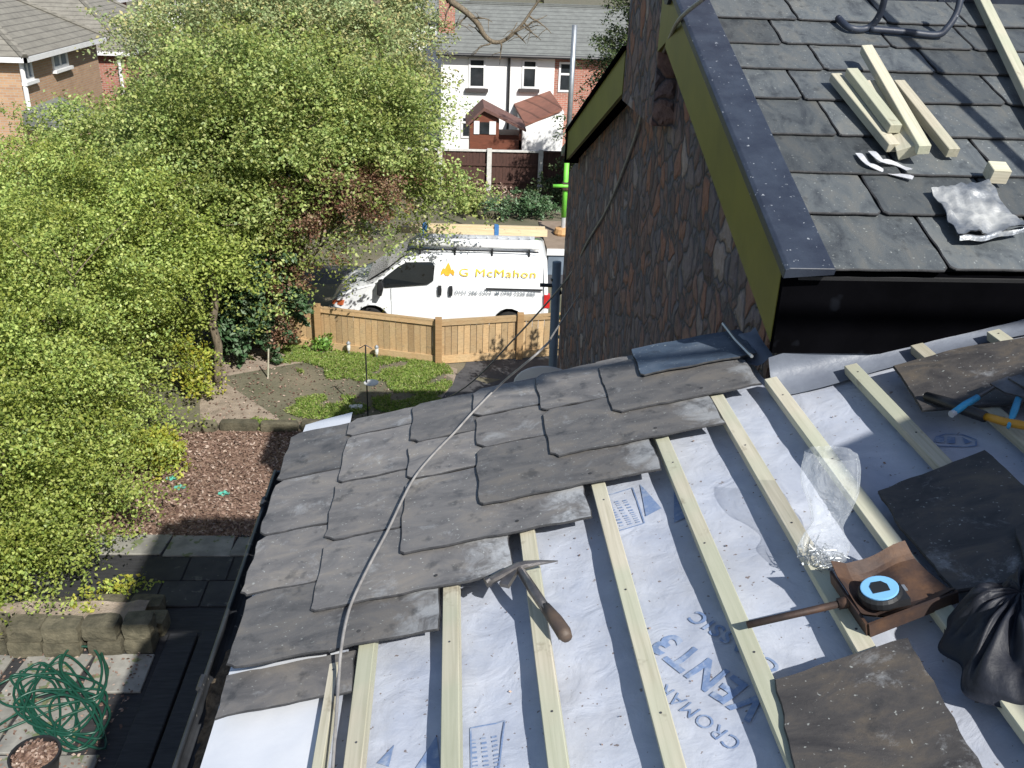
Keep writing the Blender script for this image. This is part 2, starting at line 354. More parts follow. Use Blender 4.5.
def leaf_mat(name, cols, trans=.42):
    m, nt, bs = newmat(name); g = nd(nt, 'ShaderNodeNewGeometry')
    n = len(cols); col = ramp(nt, g.outputs['Random Per Island'], [(i/(n-1), c) for i, c in enumerate(cols)])
    big = noi(nt, coords(nt), .9, 3); col = mix(nt, .6, col, ramp(nt, big, [(.3, .7), (.7, 1)]), 'MULTIPLY')
    ta = nd(nt, 'ShaderNodeAttribute', attribute_name='tint'); h_ = nd(nt, 'ShaderNodeMapRange'); h_.inputs[3].default_value = .486; h_.inputs[4].default_value = .510
    v_ = nd(nt, 'ShaderNodeMapRange'); v_.inputs[3].default_value = .70; v_.inputs[4].default_value = 1.45; s_2 = nd(nt, 'ShaderNodeMapRange'); s_2.inputs[3].default_value = 1.0; s_2.inputs[4].default_value = .86
    hv = nd(nt, 'ShaderNodeHueSaturation')
    for q_, i_ in ((h_, 'Hue'), (v_, 'Value'), (s_2, 'Saturation')): nt.links.new(ta.outputs['Fac'], q_.inputs[0]); nt.links.new(q_.outputs[0], hv.inputs[i_])
    nt.links.new(col, hv.inputs['Color']); col = hv.outputs['Color']
    df = nd(nt, 'ShaderNodeBsdfDiffuse'); tl = nd(nt, 'ShaderNodeBsdfTranslucent'); gl = nd(nt, 'ShaderNodeBsdfGlossy'); gl.inputs['Roughness'].default_value = .45
    gl.inputs['Color'].default_value = (.8, .85, .8, 1)
    nt.links.new(col, df.inputs[0]); nt.links.new(col, tl.inputs[0])
    a = nd(nt, 'ShaderNodeMixShader'); a.inputs[0].default_value = trans; nt.links.new(df.outputs[0], a.inputs[1]); nt.links.new(tl.outputs[0], a.inputs[2])
    b = nd(nt, 'ShaderNodeMixShader'); b.inputs[0].default_value = .02; nt.links.new(a.outputs[0], b.inputs[1]); nt.links.new(gl.outputs[0], b.inputs[2])
    nt.links.new(b.outputs[0], nt.nodes['Material Output'].inputs['Surface']); nt.nodes.remove(bs); return m
L_HAW = leaf_mat('hawthorn_leaf', [(.13, .20, .03), (.25, .33, .05), (.37, .45, .075), (.50, .55, .14)])
L_MID = leaf_mat('spring_leaf', [(.13, .20, .04), (.24, .32, .065), (.35, .42, .10), (.47, .50, .16)])
L_PALE = leaf_mat('pale_leaf', [(.19, .26, .09), (.29, .36, .14), (.39, .44, .20), (.50, .42, .16)])
L_LAUR = leaf_mat('laurel_leaf', [(.03, .075, .025), (.05, .11, .04), (.09, .16, .07), (.16, .22, .13)], .15)
L_DARK = leaf_mat('evergreen_leaf', [(.03, .055, .02), (.045, .08, .025), (.08, .11, .04), (.14, .16, .07)], .2)
L_RED = leaf_mat('copper_leaf', [(.16, .075, .045), (.24, .12, .07), (.30, .17, .10), (.20, .20, .07)])
L_YEL = leaf_mat('golden_leaf', [(.24, .34, .04), (.38, .42, .045), (.52, .48, .05)])
L_IVY = leaf_mat('ground_leaf', [(.10, .24, .03), (.17, .34, .04), (.26, .42, .07)])
L_GRASS = leaf_mat('grass_blade', [(.12, .22, .03), (.22, .34, .05), (.32, .43, .08), (.38, .36, .16)])
L_BROWN = leaf_mat('twig_brown', [(.16, .12, .08), (.24, .19, .13), (.14, .15, .06)])
L_CHIP = leaf_mat('bark_flake', [(.07, .04, .03), (.15, .09, .065), (.24, .155, .115), (.44, .34, .27)], .02)

# ---------------------------------------------------------------- foliage
def leaf_mesh(name, C, S, matl, parent=None, seed=1, upb=.5, origin=None, asp=.62, tint=None):
    """C: n x 3 centres, S: n sizes -> ONE mesh of bent leaf quads"""
    rg = np.random.default_rng(seed); n = len(C)
    nr = rg.normal(size=(n, 3)); nr[:, 2] = np.abs(nr[:, 2])+upb; nr[:, 1] -= .25; nr[:, 0] += .15
    nr /= np.linalg.norm(nr, axis=1)[:, None]
    a = rg.normal(size=(n, 3)); t = np.cross(nr, a); t /= np.linalg.norm(t, axis=1)[:, None]+1e-9; s = np.cross(nr, t)
    L = S[:, None]; W = L*asp
    v = np.empty((n, 4, 3)); v[:, 0] = C-t*L*.5; v[:, 1] = C+s*W*.5+nr*L*.06; v[:, 2] = C+t*L*.5; v[:, 3] = C-s*W*.5+nr*L*.06
    po = worg(parent) if parent else Vector((0, 0, 0)); og = Vector(origin) if origin is not None else po
    v = v.reshape(-1, 3)-np.array(og)
    me = bpy.data.meshes.new(name); me.vertices.add(4*n); me.vertices.foreach_set('co', v.ravel())
    me.loops.add(4*n); me.loops.foreach_set('vertex_index', np.arange(4*n, dtype=np.int32))
    me.polygons.add(n); me.polygons.foreach_set('loop_start', np.arange(0, 4*n, 4, dtype=np.int32)); me.polygons.foreach_set('loop_total', np.full(n, 4, dtype=np.int32))
    at = me.attributes.new('tint', 'FLOAT', 'POINT'); at.data.foreach_set('value', np.repeat(tint if tint is not None else np.full(n, .5), 4).astype(np.float32))
    me.materials.append(matl); me.update(); me.validate()
    o = bpy.data.objects.new(name, me); COL.objects.link(o)
    if parent: o.parent = parent
    o.location = og-po; ORG[o.name] = og; return o
def crown_points(blobs, n, seed, cl=.32, per=60, shell=.5):
    """leaves gathered on drooping boughs; returns leaf centres, bough centres (and a tint per leaf in crown_points.tint)"""
    rg = np.random.default_rng(seed); B = np.array(blobs, float)
    vol = (B[:, 3]*B[:, 4]*B[:, 5])**(2/3); pr = vol/vol.sum(); nc = max(10, n//(per*2)); sc_ = cl/.32
    k = rg.choice(len(B), nc, p=pr); d = rg.normal(size=(nc, 3)); d /= np.linalg.norm(d, axis=1)[:, None]
    r = shell+(1.02-shell)*rg.random((nc, 1))**.5
    cc = B[k, :3]+d*r*B[k, 3:6]
    ax = d*np.array([1, 1, .5])+rg.normal(size=(nc, 3))*.35; ax[:, 2] -= .25; ax /= np.linalg.norm(ax, axis=1)[:, None]
    ln = (.28+.42*rg.random(nc))*sc_; rd = (.07+.09*rg.random(nc))*sc_
    w = ln*rd; w /= w.sum(); j = rg.choice(nc, n, p=w)
    t = rg.uniform(-1, 1, n); g = rg.normal(size=(n, 3)); g[:, 2] *= .7
    P = cc[j]+ax[j]*(t*ln[j])[:, None]+g*(rd[j]*(1.15-.55*np.abs(t)))[:, None]
    P[:, 2] -= (t*.5+.5)**2*ln[j]*.35
    tint = rg.random(nc)[j]
    m = n//6; q = rg.choice(n, m, replace=False); kk = rg.choice(len(B), m, p=pr); dd = rg.normal(size=(m, 3)); dd /= np.linalg.norm(dd, axis=1)[:, None]
    P[q] = B[kk, :3]+dd*(rg.random((m, 1))**.4)*B[kk, 3:6]*.92
    crown_points.tint = tint
    return P, cc
def limb(mb, a, b, r0, r1, seed, wob=.12, n=7):
    rr = random.Random(seed); a = Vector(a); b = Vector(b); L = (b-a).length; pts = []; rs = []
    for i in range(n):
        t = i/(n-1); p = a.lerp(b, t)
        if 0 < i < n-1: p += Vector((rr.uniform(-1, 1), rr.uniform(-1, 1), rr.uniform(-.5, .8)))*wob*L*.35
        pts.append(p); rs.append(r0+(r1-r0)*t)
    mb.tube(pts, rs, 7); return pts
def tree(name, label, cat, base, blobs, n, size, lm, seed, trunk=.12, group=None, per=110, cl=.32, stems=1, shell=.5, twigs=30, upb=.5, dead=0):
    base = Vector(base); t = empty(name, base); tag(t, label, cat, group)
    big = n > 9000
    if big: n = int(n*2.1); size *= .76
    C, cc = crown_points(blobs, int(n*1.25), seed, cl, per, shell)
    nz = np.array([noise.noise(Vector((p[0]*1.5, p[1]*1.5, p[2]*1.9+seed))) for p in C]) if big else np.zeros(len(C))
    keep = (C[:, 2] > base.z+.03) & (nz > -.24); C = C[keep]; tn = crown_points.tint[keep]
    rg = np.random.default_rng(seed+5); S = size*(.6+.8*rg.random(len(C)))
    leaf_mesh('crown', C, S, lm, t, seed, upb, tint=tn)
    mb = MB(); rr = random.Random(seed)
    B0 = np.array(blobs)[:, :3].mean(0)
    for s in range(stems):
        bb = base+Vector((rr.uniform(-.3, .3), rr.uniform(-.3, .3), 0))*(stems > 1)
        top = Vector((bb.x+(B0[0]-bb.x)*.5, bb.y+(B0[1]-bb.y)*.5, base.z+(B0[2]-base.z)*.75))
        tp = limb(mb, bb-Vector((0, 0, .1)), top, trunk*1.15, trunk*.6, seed+s, .05)
        for bl in blobs:
            q = limb(mb, tp[rr.randint(3, 6)], bl[:3], trunk*.5, trunk*.2, rr.random(), .14)
            for k in range(twigs//max(1, len(blobs)*stems)+1):
                c = Vector(cc[rr.randrange(len(cc))])
                st = min(q, key=lambda p: (p-c).length)
                limb(mb, st, c, trunk*.16, .006, rr.random(), .16, 5)
    obj('trunk', mb, M_BARK, t, smooth=True)
    return t

# ================================================================= GROUND AND SETTING
def sheet(name, pts, dz, m, jit=.06, kind='structure', seg=.35, seed=3):
    rr = random.Random(seed); out = []
    pts = [Vector(p) for p in pts]
    for i, p in enumerate(pts):
        q = pts[(i+1) % len(pts)]; L = (q-p).length; k = max(1, int(L/seg))
        for j in range(k):
            c = p.lerp(q, j/k); out.append(Vector((c.x+rr.uniform(-jit, jit), c.y+rr.uniform(-jit, jit), 0)))
    for c in out: c.z = zg(c.x, c.y)+dz
    mb = MB(); mb.add(out, [list(range(len(out)))])
    o = obj(name, mb, m); me = o.data
    bm = bmesh.new(); bm.from_mesh(me); bmesh.ops.triangulate(bm, faces=bm.faces)
    for f in bm.faces:
        if f.normal.z < 0: f.normal_flip()
    bm.to_mesh(me); bm.free(); return tag(o, kind=kind)
ys = [-12, 0, 5, 10, 15, 16, 17, 18.5, 20, 25, 30, 40, 55, 80, 120, 200, 400]
mb = MB(); mb.grid(lambda x, y: (x, y, zg(x, y) if y < 55 else zg(0, 55)-.02*(y-55)), [-220, -90, -40, -20, -10, -5, 0, 5, 10, 20, 40, 90, 220], ys)
tag(obj('ground', mb, M_GROUND), kind='structure')
gp = lambda l: [G(*p) for p in l]
sheet('garden_soil', gp([(196, 430), (330, 432), (470, 432), (455, 368), (400, 352), (306, 344), (225, 352), (205, 385)]), .006, M_SOIL)
sheet('bark_mulch', [(-3.05, 13.0, 0), (-.9, 13.0, 0), (-.9, 9.9, 0), (-4.4, 10.0, 0), (-5.3, 12.2, 0), (-4.9, 13.1, 0)], .008, M_CHIP, .03)
sheet('garden_path', gp([(440, 402), (560, 402), (575, 352), (468, 360)]), .012, M_ASPH, .03)
sheet('patio', [(-5.6, 10.15, 0), (-.6, 10.15, 0), (-.6, 3.6, 0), (-8, 3.6, 0), (-8, 8.2, 0)], .010, M_DECK_SHADE, .02)  # dark sheet colour stands for the shade over the yard
sheet('driveway', [(-7, 16.9, 0), (14, 16.9, 0), (14, 22.6, 0), (-7, 22.6, 0)], .008, M_ASPH, .0, seg=1.2)
# flagstones of the patio, each lifted a little; stay in the sunlit part
rr = random.Random(5)
def flag(a, b, c, d, h=.03, label=None):
    mb = MB(); mb.prism([Vector((*p, .012)) for p in (a, b, c, d)], (0, 0, h))
    return obj('paving_flag', mb, M_FLAG, bevel=.006)
flags = [((-4.3, 9.72), (-3.55, 9.70), (-3.5, 10.12), (-4.45, 10.14)), ((-3.52, 9.68), (-2.7, 9.7), (-2.7, 10.12), (-3.47, 10.12)),
         ((-2.67, 9.7), (-1.8, 9.7), (-1.8, 10.1), (-2.67, 10.1)),
         ((-4.45, 7.35), (-3.75, 7.4), (-3.7, 7.95), (-4.4, 7.95)), ((-4.95, 6.6), (-4.2, 6.65), (-4.15, 7.3), (-4.9, 7.3)), ((-5.5, 7.4), (-4.55, 7.4), (-4.5, 7.95), (-5.3, 8.0)),
         ((-4.15, 6.6), (-3.5, 6.6), (-3.45, 7.3), (-4.1, 7.3)), ((-3.68, 7.4), (-3.1, 7.4), (-3.1, 7.9), (-3.66, 7.92)),
         ((-4.8, 5.9), (-3.9, 5.9), (-3.9, 6.55), (-4.8, 6.55)), ((-3.85, 5.9), (-3.2, 5.9), (-3.2, 6.55), (-3.85, 6.55))]
flab = ['pale worn flagstone at the sunlit top left of the patio by the hedge', 'flagstone at the foot of the bark mulch, half in sun', 'flagstone at the foot of the bark mulch beside the roof gutter',
        'flagstone below the stone raised bed under the hose loops', 'large pale flagstone left of the green hose', 'flagstone against the hedge foot below the raised bed',
        'flagstone under the coiled green hose', 'flagstone right of the hose at the shadow edge', 'flagstone under the black plant pot', 'flagstone right of the black plant pot']
for k, (q, l) in enumerate(zip(flags, flab)):
    q = [(p[0]+rr.uniform(-.03, .03), p[1]+rr.uniform(-.03, .03)) for p in q]
    tag(flag(*q), l, 'flagstone', 'flagstones of the patio')
M_SHADE_SLAB = mat('shade_toned_paving', (.05, .05, .05), (.028, .029, .032), 5, .8, .5, 40, rv=.25, spots=((.09, .09, .08), 9, .63))  # paving stone darkened in its colour to stand for shade
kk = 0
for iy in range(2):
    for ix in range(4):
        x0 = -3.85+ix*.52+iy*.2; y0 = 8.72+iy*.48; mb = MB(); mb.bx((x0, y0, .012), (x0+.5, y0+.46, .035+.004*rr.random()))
        tag(obj('paving_slab', mb, M_SHADE_SLAB, bevel=.006, origin=(x0+.25, y0+.23, .01)), 'shade-toned square paving slab in the %s row above the raised bed, %s from the hedge' % (('near', 'far')[iy], ('first', 'second', 'third', 'fourth')[ix]), 'paving slab', 'dark paving slabs of the patio')
# sleepers of the deck, patio shade put into their dark colour
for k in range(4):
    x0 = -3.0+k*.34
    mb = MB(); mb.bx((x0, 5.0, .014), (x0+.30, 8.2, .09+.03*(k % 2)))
    tag(obj('timber_sleeper', mb, M_DECK_SHADE, bevel=.01, origin=(x0+.15, 6.6, 0)), ['dark timber sleeper nearest the hose in the patio shade', 'dark sleeper second from the hose in the patio shade', 'dark sleeper second from the roof gutter', 'dark sleeper nearest the wall below the roof gutter'][k], 'sleeper', 'dark sleepers in the patio shade')
# raised bed of rough stones
bed = empty('raised_bed', (-4.1, 8.5, 0)); tag(bed, 'low raised bed edged with rough sandstone blocks beside the patio', 'planter')
rr = random.Random(9)
def rock(c, d, seed, parent, name='stone', rot=0, m=None):
    r2 = random.Random(seed); mb = MB(); n = 4
    bm = bmesh.new(); bmesh.ops.create_cube(bm, size=1); bmesh.ops.subdivide_edges(bm, edges=bm.edges, cuts=2, use_grid_fill=True)
    R = Matrix.Rotation(rot, 3, 'Z')
    for v in bm.verts:
        p = v.co.copy(); q = p.normalized()*.62; p = p.lerp(q, .35)
        p = Vector((p.x*d[0], p.y*d[1], p.z*d[2]))+noise.noise_vector(p*2.5+Vector((seed, 0, 0)))*.06*min(d)
        v.co = R @ p+Vector(c)
    mb.v = [tuple(v.co) for v in bm.verts]; bm.verts.index_update(); mb.f = [[v.index for v in f.verts] for f in bm.faces]; mb.m = [0]*len(mb.f); bm.free()
    return obj(name, mb, m or M_DRYST, parent, origin=c if parent is None else None)
k = 0
for (x, y, w) in [(-4.75, 8.05, .34), (-4.38, 8.02, .36), (-4.0, 8.0, .38), (-3.6, 8.02, .36), (-3.25, 8.05, .3), (-4.3, 8.56, .5), (-3.8, 8.6, .44), (-3.35, 8.6, .36), (-3.2, 8.32, .3)]:
    for lev in range(2 if y < 8.2 else 1):
        rock((x+rr.uniform(-.02, .02), y, .12+lev*.2), (w, .24, .2), k+3, bed); k += 1
mb = MB(); mb.grid(lambda x, y: (x, y, .24+.05*noise.noise(Vector((x*4, y*4, 2)))), [-4.85+i*.12 for i in range(14)], [8.05+i*.1 for i in range(6)])
obj('soil', mb, M_SOIL, bed)
# kerb stones between mulch and soil
for k in range(6):
    a = G(184+k*24, 430+ (k % 2)); x = -4.15+k*.62
    tag(rock((x+.28, 13.04+.03*(k % 2), .07), (.58, .15, .17), 40+k, None, 'edging_stone', .02*(k-2)), ['first', 'second', 'third', 'fourth', 'fifth', 'last'][k]+' edging stone counted from the hedge along the bark mulch', 'edging stone', 'edging stones between mulch and soil')
# mulch flakes, grass, litter: nobody could count them
rg = np.random.default_rng(2)
n = 9000; C = np.stack([rg.uniform(-5.0, -1.2, n), rg.uniform(10.05, 12.95, n), rg.uniform(.012, .04, n)], 1)
tag(leaf_mesh('bark_chippings', C, rg.uniform(.03, .075, n), L_CHIP, None, 3, 1.6, (0, 0, 0), .45), 'loose brown bark chippings covering the bed beside the gutter', 'bark chippings', kind='stuff')
def grass(name, polys, n, label, seed, h=.06):
    rg = np.random.default_rng(seed); pts = []
    for (cx, cy, rx, ry) in polys:
        m = int(n*rx*ry/sum(p[2]*p[3] for p in polys)); a = rg.uniform(0, 6.283, m); r = np.sqrt(rg.random(m))
        q = np.stack([cx+rx*r*np.cos(a), cy+ry*r*np.sin(a)], 1)
        keep = np.array([noise.noise(Vector((p[0]*1.9, p[1]*1.9, seed))) > -.08 - .30*(1-rr_) for p, rr_ in zip(q, r)]); pts.append(q[keep])
    P = np.concatenate(pts); z = np.array([zg(*p) for p in P]); C = np.stack([P[:, 0], P[:, 1], z+rg.uniform(.01, h, len(P))], 1)
    return tag(leaf_mesh(name, C, rg.uniform(.03, .08, len(C)), L_GRASS, None, seed, -.55, (0, 0, 0), .28), label, 'grass', kind='stuff')
p1 = G(370, 370); p2 = G(330, 408); p3 = G(265, 425); p4 = G(420, 378); p5 = G(300, 352); p6 = G(395, 392)
grass('grass', [(p1.x, p1.y, 1.3, .55), (p2.x, p2.y, .75, .45), (p3.x, p3.y, .5, .22), (p4.x, p4.y, .6, .9), (p5.x, p5.y, .7, .3), (p6.x+.2, p6.y-.5, .7, .35), (p1.x-.4, p1.y+.55, 1.9, .35)], 42000, 'patchy green grass on the bare garden soil', 8)
n = 1500; C = []
for _ in range(n):
    q = G(rnd.uniform(205, 450), rnd.uniform(345, 430)); C.append((q.x, q.y, q.z+.02))
tag(leaf_mesh('leaf_litter', np.array(C), rg.uniform(.025, .06, n), L_CHIP, None, 31, 2, (0, 0, 0)), 'dead leaves scattered over the garden soil', 'leaf litter', kind='stuff')
# patio litter and weeds
n = 900; C = np.stack([rg.uniform(-5.2, -3.1, n), rg.uniform(5.9, 8.0, n), rg.uniform(.045, .06, n)], 1)
tag(leaf_mesh('patio_litter', C, rg.uniform(.02, .05, n), L_CHIP, None, 32, 3, (0, 0, 0)), 'brown dead leaves lying over the patio flags', 'leaf litter', kind='stuff')
for k, (x, y, l) in enumerate([(172, 480, 'teal plastic scrap nearest the hedge on the bark mulch'), (180, 489, 'long teal plastic scrap in the middle of the bark mulch'), (224, 495, 'teal plastic scrap nearest the roof gutter on the bark mulch')]):
    p = G(x, y); mb = MB(); mb.grid(lambda a, b: (p.x+a, p.y+b, p.z+.03+.02*math.sin(a*60+b*30)), [-.07, -.03, 0, .04, .07], [-.05, 0, .05])
    tag(obj('plastic_scrap', mb, M_TEAL, origin=p), l, 'scrap', 'teal scraps on the mulch')

# ================================================================= LOWER ROOF (extension)
ext = empty('house_extension', (0, 2, 0)); tag(ext, 'low extension with its slate roof half stripped to membrane and battens', 'building')
mb = MB(); zt = lambda x: P0.z + math.tan(TH)*x
ex0, ex1, ey0, ey1 = -.52, 1.18, -1.2, 3.02
mb.prism([(ex0, ey0, 0), (ex1+1.5, ey0, 0), (ex1+1.5, ey0, zt(ex1+1.5)-.16), (ex0, ey0, zt(ex0)-.16)], (0, ey1-.18-ey0, 0))
mb.prism([(ex0, ey1-.178, 0), (ex1, ey1-.178, 0), (ex1, ey1-.178, zt(ex1)-.16), (ex0, ey1-.178, zt(ex0)-.16)], (0, .178, 0))
obj('wall', mb, M_RBRICK, ext)
def SAG(u, v):
    s = math.sin(math.pi*v/.45)**2
    b = math.sin(math.pi*((u-.02) % .2325)/.2325)
    return -.014-.004*s-.007*b+.003*noise.noise(Vector((u*7, v*3, 1)))+.0022*noise.noise(Vector((u*20+v*6, v*9-u*8, 5)))+.003*(1-min(1, abs(noise.noise(Vector((u*6-v*3, v*2.2+u*3, 11))))*9))
def memb_grid(u0, u1, v0, v1, m=M_MEMB):
    mb = MB(); nu = int((u1-u0)/.02)+1; nv = int((v1-v0)/.025)+1
    mb.grid(lambda u, v: RF(u, v, SAG(u, v)), [u0+(u1-u0)*i/nu for i in range(nu+1)], [v0+(v1-v0)*i/nv for i in range(nv+1)]); return mb
mb = memb_grid(-.57, 1.13, -1.0, 3.19); mb2 = memb_grid(1.13, 2.5, -1.0, 2.90)
o = len(mb.v); mb.v += mb2.v; mb.f += [[i+o for i in f] for f in mb2.f]; mb.m += mb2.m
memb = obj('roof_membrane', mb, M_MEMB, ext, smooth=True)
# eaves strip: bright smooth sheet along the gutter
mb = MB(); mb.grid(lambda u, v: RF(u, v, .003+.004*noise.noise(Vector((u*8, v*2, 3)))), [-.60+i*.028 for i in range(12)], [-1+i*.1 for i in range(43)])
M_EAVE = mat('eaves_sheet', (.62, .64, .68), (.52, .55, .61), 3, .5, .3, 12)
mb3 = MB(); mb3.grid(lambda u, v: RF(u, v, .03+.006*noise.noise(Vector((u*8, v*5, 8)))-.10*max(0, v-3.26)*(u+.36)*-4), [-.585+i*.028 for i in range(8)], [3.10+i*.03 for i in range(9)])
obj('eaves_sheet', mb, M_EAVE, ext, smooth=True)
obj('verge_sheet', mb3, M_EAVE, ext, smooth=True)
# upstand against the black fascia
mb = MB()
def upst(u, t):
    k = noise.noise(Vector((u*3, 0, 9)))*.02
    v0 = 2.74+.05*noise.noise(Vector((u*2, 4, 1)))
    if t == 0: return RF(u, v0, -.004)
    if t == 1: return RF(u, 2.845, .004+.01*noise.noise(Vector((u*9, 1, 1))))
    return RF(u, 2.862-.01*t, (t-1)*.055+k*t+.02*noise.noise(Vector((u*7, t, 1))))
mb.grid(upst, [1.14+i*.04 for i in range(32)], [0, 1, 2, 2.6])
mb.grid(lambda u, t: RF(u, 2.93+.20*t, .03+.05*(u-1.08)/.1*t+.012*math.sin(u*60+t*4)), [1.08+i*.02 for i in range(6)], [0, .2, .5, .8, 1])
M_UPST_SHADE = mat('shade_toned_upstand', (.17, .19, .23), (.12, .135, .17), 6, .5, .35, 18, .01)  # membrane greyed in its colour for the shade under the overhang
obj('membrane_upstand', mb, M_UPST_SHADE, ext, smooth=True)
# roof deck under the membrane (rafters seen nowhere): closes the roof from below
mb = MB(); mb.prism([RF(-.56, -1.0, -.062), RF(2.5, -1.0, -.062), RF(2.5, 2.88, -.062), RF(-.56, 2.88, -.062)], N*-.10)
mb.prism([RF(-.56, 2.882, -.062), RF(1.12, 2.882, -.062), RF(1.12, 3.16, -.062), RF(-.56, 3.16, -.062)], N*-.10)
obj('roof_deck', mb, M_DARK, ext)
# battens
def batten(u, v0, v1, w=.043, th=.032, parent=ext, skew=0):
    L = v1-v0; mb = MB(); mb.box((0, 0, 0), (L, w, th))
    o = obj('batten', mb, M_BATTEN, parent, local=True, bevel=.002)
    c = RF(u, (v0+v1)/2, th/2)
    R = Matrix((V, -U, N)).transposed().to_4x4() @ Matrix.Rotation(skew, 4, 'Z')
    o.matrix_local = Matrix.Translation(c-worg(parent)) @ R
    x = -L/2+.2+random.Random(int(u*100)).random()*.2
    while x < L/2:
        if (v0+v1)/2+x > 1.1: nb = MB(); nb.lathe((x, .004*math.sin(x*9), th/2-.001), [(.003, 0), (.003, .002)], 8); obj('nail', nb, M_TOOL, o, local=True)
        x += .42
    return o
for u, v1, sk in [(-.29, 1.87, 0), (-.205, 3.1, .004), (.015, 3.1, 0), (.245, 3.1, .003), (.475, 3.1, 0), (.705, 3.1, -.002), (.935, 2.84, 0), (1.135, 2.80, .004), (1.385, 2.76, 0), (1.62, 2.79, 0), (1.86, 2.76, 0), (2.09, 2.8, 0), (2.32, 2.8, 0)]:
    batten(u, -.9, v1, .043 if u > -.25 else .026, .032, skew=sk)
# slates
def slate_mb(L, W, th=.007, seed=0, cut=.03, cutb=.0, jit=.0018, bow=.004):
    r2 = random.Random(seed); pts = []
    def edge(a, b):
        a = Vector(a); b = Vector(b); d = (b-a); n = max(2, int(d.length/.03)); nr = Vector((d.y, -d.x)).normalized()
        ph = r2.uniform(0, 9)
        for i in range(n):
            pts.append(a+d*i/n+nr*(r2.uniform(-jit, jit)+jit*1.3*math.sin(i*1.1+ph)))
    c0, c1 = cut*r2.uniform(.3, 1.1), cut*r2.uniform(.3, 1.1)
    edge((c0, 0), (L, 0)); edge((L, 0), (L, W)); edge((L, W), (c1, W)); edge((c1, W), (0, W-c1)); edge((0, W-c1), (0, c0)); edge((0, c0), (c0, 0))
    cx, cy = L/2, W/2; n = len(pts); mb = MB()
    bz = lambda p: bow*math.sin(math.pi*p.x/L)
    top = [Vector((p.x+(cx-p.x)*.010, p.y+(cy-p.y)*.018, th+bz(p))) for p in pts]
    bot = [Vector((p.x, p.y, 0+bz(p))) for p in pts]
    midp = [Vector((p.x, p.y, th*.55+bz(p))) for p in pts]
    mb.add(bot+midp+top, [list(range(n))[::-1]]+[(i, (i+1) % n, n+(i+1) % n, n+i) for i in range(n)]+[(n+i, n+(i+1) % n, 2*n+(i+1) % n, 2*n+i) for i in range(n)]+[list(range(2*n, 3*n))])
    mb.m = [0]+[1]*(2*n)+[0]
    return mb
TILT = .048
def lay_slate(u, v0, v1, L=.56, m=M_SLATE, seed=0, head=.036, dz=0, name='slate', skew=0, cut=.03):
    W = v1-v0-.006; mb = slate_mb(L, W, .0055, seed, cut, bow=.0015, jit=.002)
    if m is M_SLATEE: mb.add([(L*.62+.006*math.cos(a), .05+.006*math.sin(a), .0062+.0012) for a in [k*.785 for k in range(8)]], [list(range(8))], 1); mb.m = mb.m[:len(mb.f)]
    o = obj(name, mb, [m, M_SEDGE], ext, local=True)
    c = RF(u, v0+.003, head+TILT*L+dz)
    X = (U*1-N*TILT).normalized(); Zn = X.cross(V).normalized()
    R = Matrix((X, V, Zn)).transposed().to_4x4() @ Matrix.Rotation(skew, 4, 'Z')
    o.matrix_local = Matrix.Translation(c-worg(ext)) @ R; return o
tails = [-.60, -.37, -.125, .11, .35, .585]
rows = [[1.89, 2.2, 2.5, 2.84, 3.19], [2.05, 2.38, 2.72, 3.05, 3.19], [2.22, 2.63, 2.88, 3.19], [2.38, 2.73, 2.96, 3.19], [2.56, 2.89, 3.19], [2.75, 3.14]]
rr = random.Random(3); k = 0
for c, (u, vv) in enumerate(zip(tails, rows)):
    for i in range(len(vv)-1):
        L = .56 if i > 0 or c < 5 else .50
        lay_slate(u+rr.uniform(-.004, .004)+(.03 if (c == 0 and i == 0) else 0), vv[i], vv[i+1], L, M_SLATEE if i == 0 else M_SLATE, 10+k, dz=rr.uniform(0, .0015), skew=rr.uniform(-.006, .006)); k += 1
lay_slate(-.575, 1.75, 1.905, .34, M_SLATE, 77, .022, name='slate', cut=.0, skew=.01)
lay_slate(.72, 2.96, 3.20, .41, M_LEAD, 78, .05, name='lead_soaker', skew=-.02, cut=.012)
lay_slate(.585, 3.14, 3.215, .16, M_SLATE, 79, name='slate', cut=.01)
# rim strip of lead at the end of the soaker
mb = MB(); mb.tube([RF(1.10, 2.9, .075), RF(1.085, 3.05, .08), RF(1.08, 3.2, .085)], .006, 6); obj('lead_edge', mb, M_STEEL, ext)
# lime stains at the free ends of the end slates: thin crusts
# gutter (half round, along the eave)
gx = -.640; gz = 4.99; gr = .048
mb = MB(); prof = [(math.cos(a), math.sin(a)) for a in [math.pi+math.pi*i/10 for i in range(11)]]
out = [(gx+gr*c, gz+gr*s) for c, s in prof]; inn = [(gx+(gr-.006)*c, gz+(gr-.006)*s) for c, s in prof][::-1]
ring = out+inn
mb.add([(x, -1.0, z) for x, z in ring]+[(x, 3.25, z) for x, z in ring], [(i, (i+1) % 22, 22+(i+1) % 22, 22+i) for i in range(22)]+[list(range(22))[::-1], list(range(22, 44))])
mb.bx((gx-gr, 3.25, gz-gr), (gx+gr, 3.262, gz+.004))
gut = obj('gutter', mb, M_GUT, ext)
mb = MB(); mb.tube([(gx-gr, -1, gz+.002), (gx-gr, 3.26, gz+.002)], .008, 6); obj('gutter_lip', mb, M_GUT, gut, smooth=True)
for y in (1.0, 2.05, 3.0):
    mb = MB(); pr = [(gx+(gr+.008)*c, gz+(gr+.008)*s) for c, s in prof]
    mb.add([(x, y, z) for x, z in pr]+[(x, y+.05, z) for x, z in pr], [(i, i+1, 12+i, 11+i) for i in range(10)]); mb.tube([(gx-gr-.004, y, gz+.006), (gx-gr-.004, y+.05, gz+.006)], .011, 6)
    obj('gutter_joint', mb, M_GUT, gut)
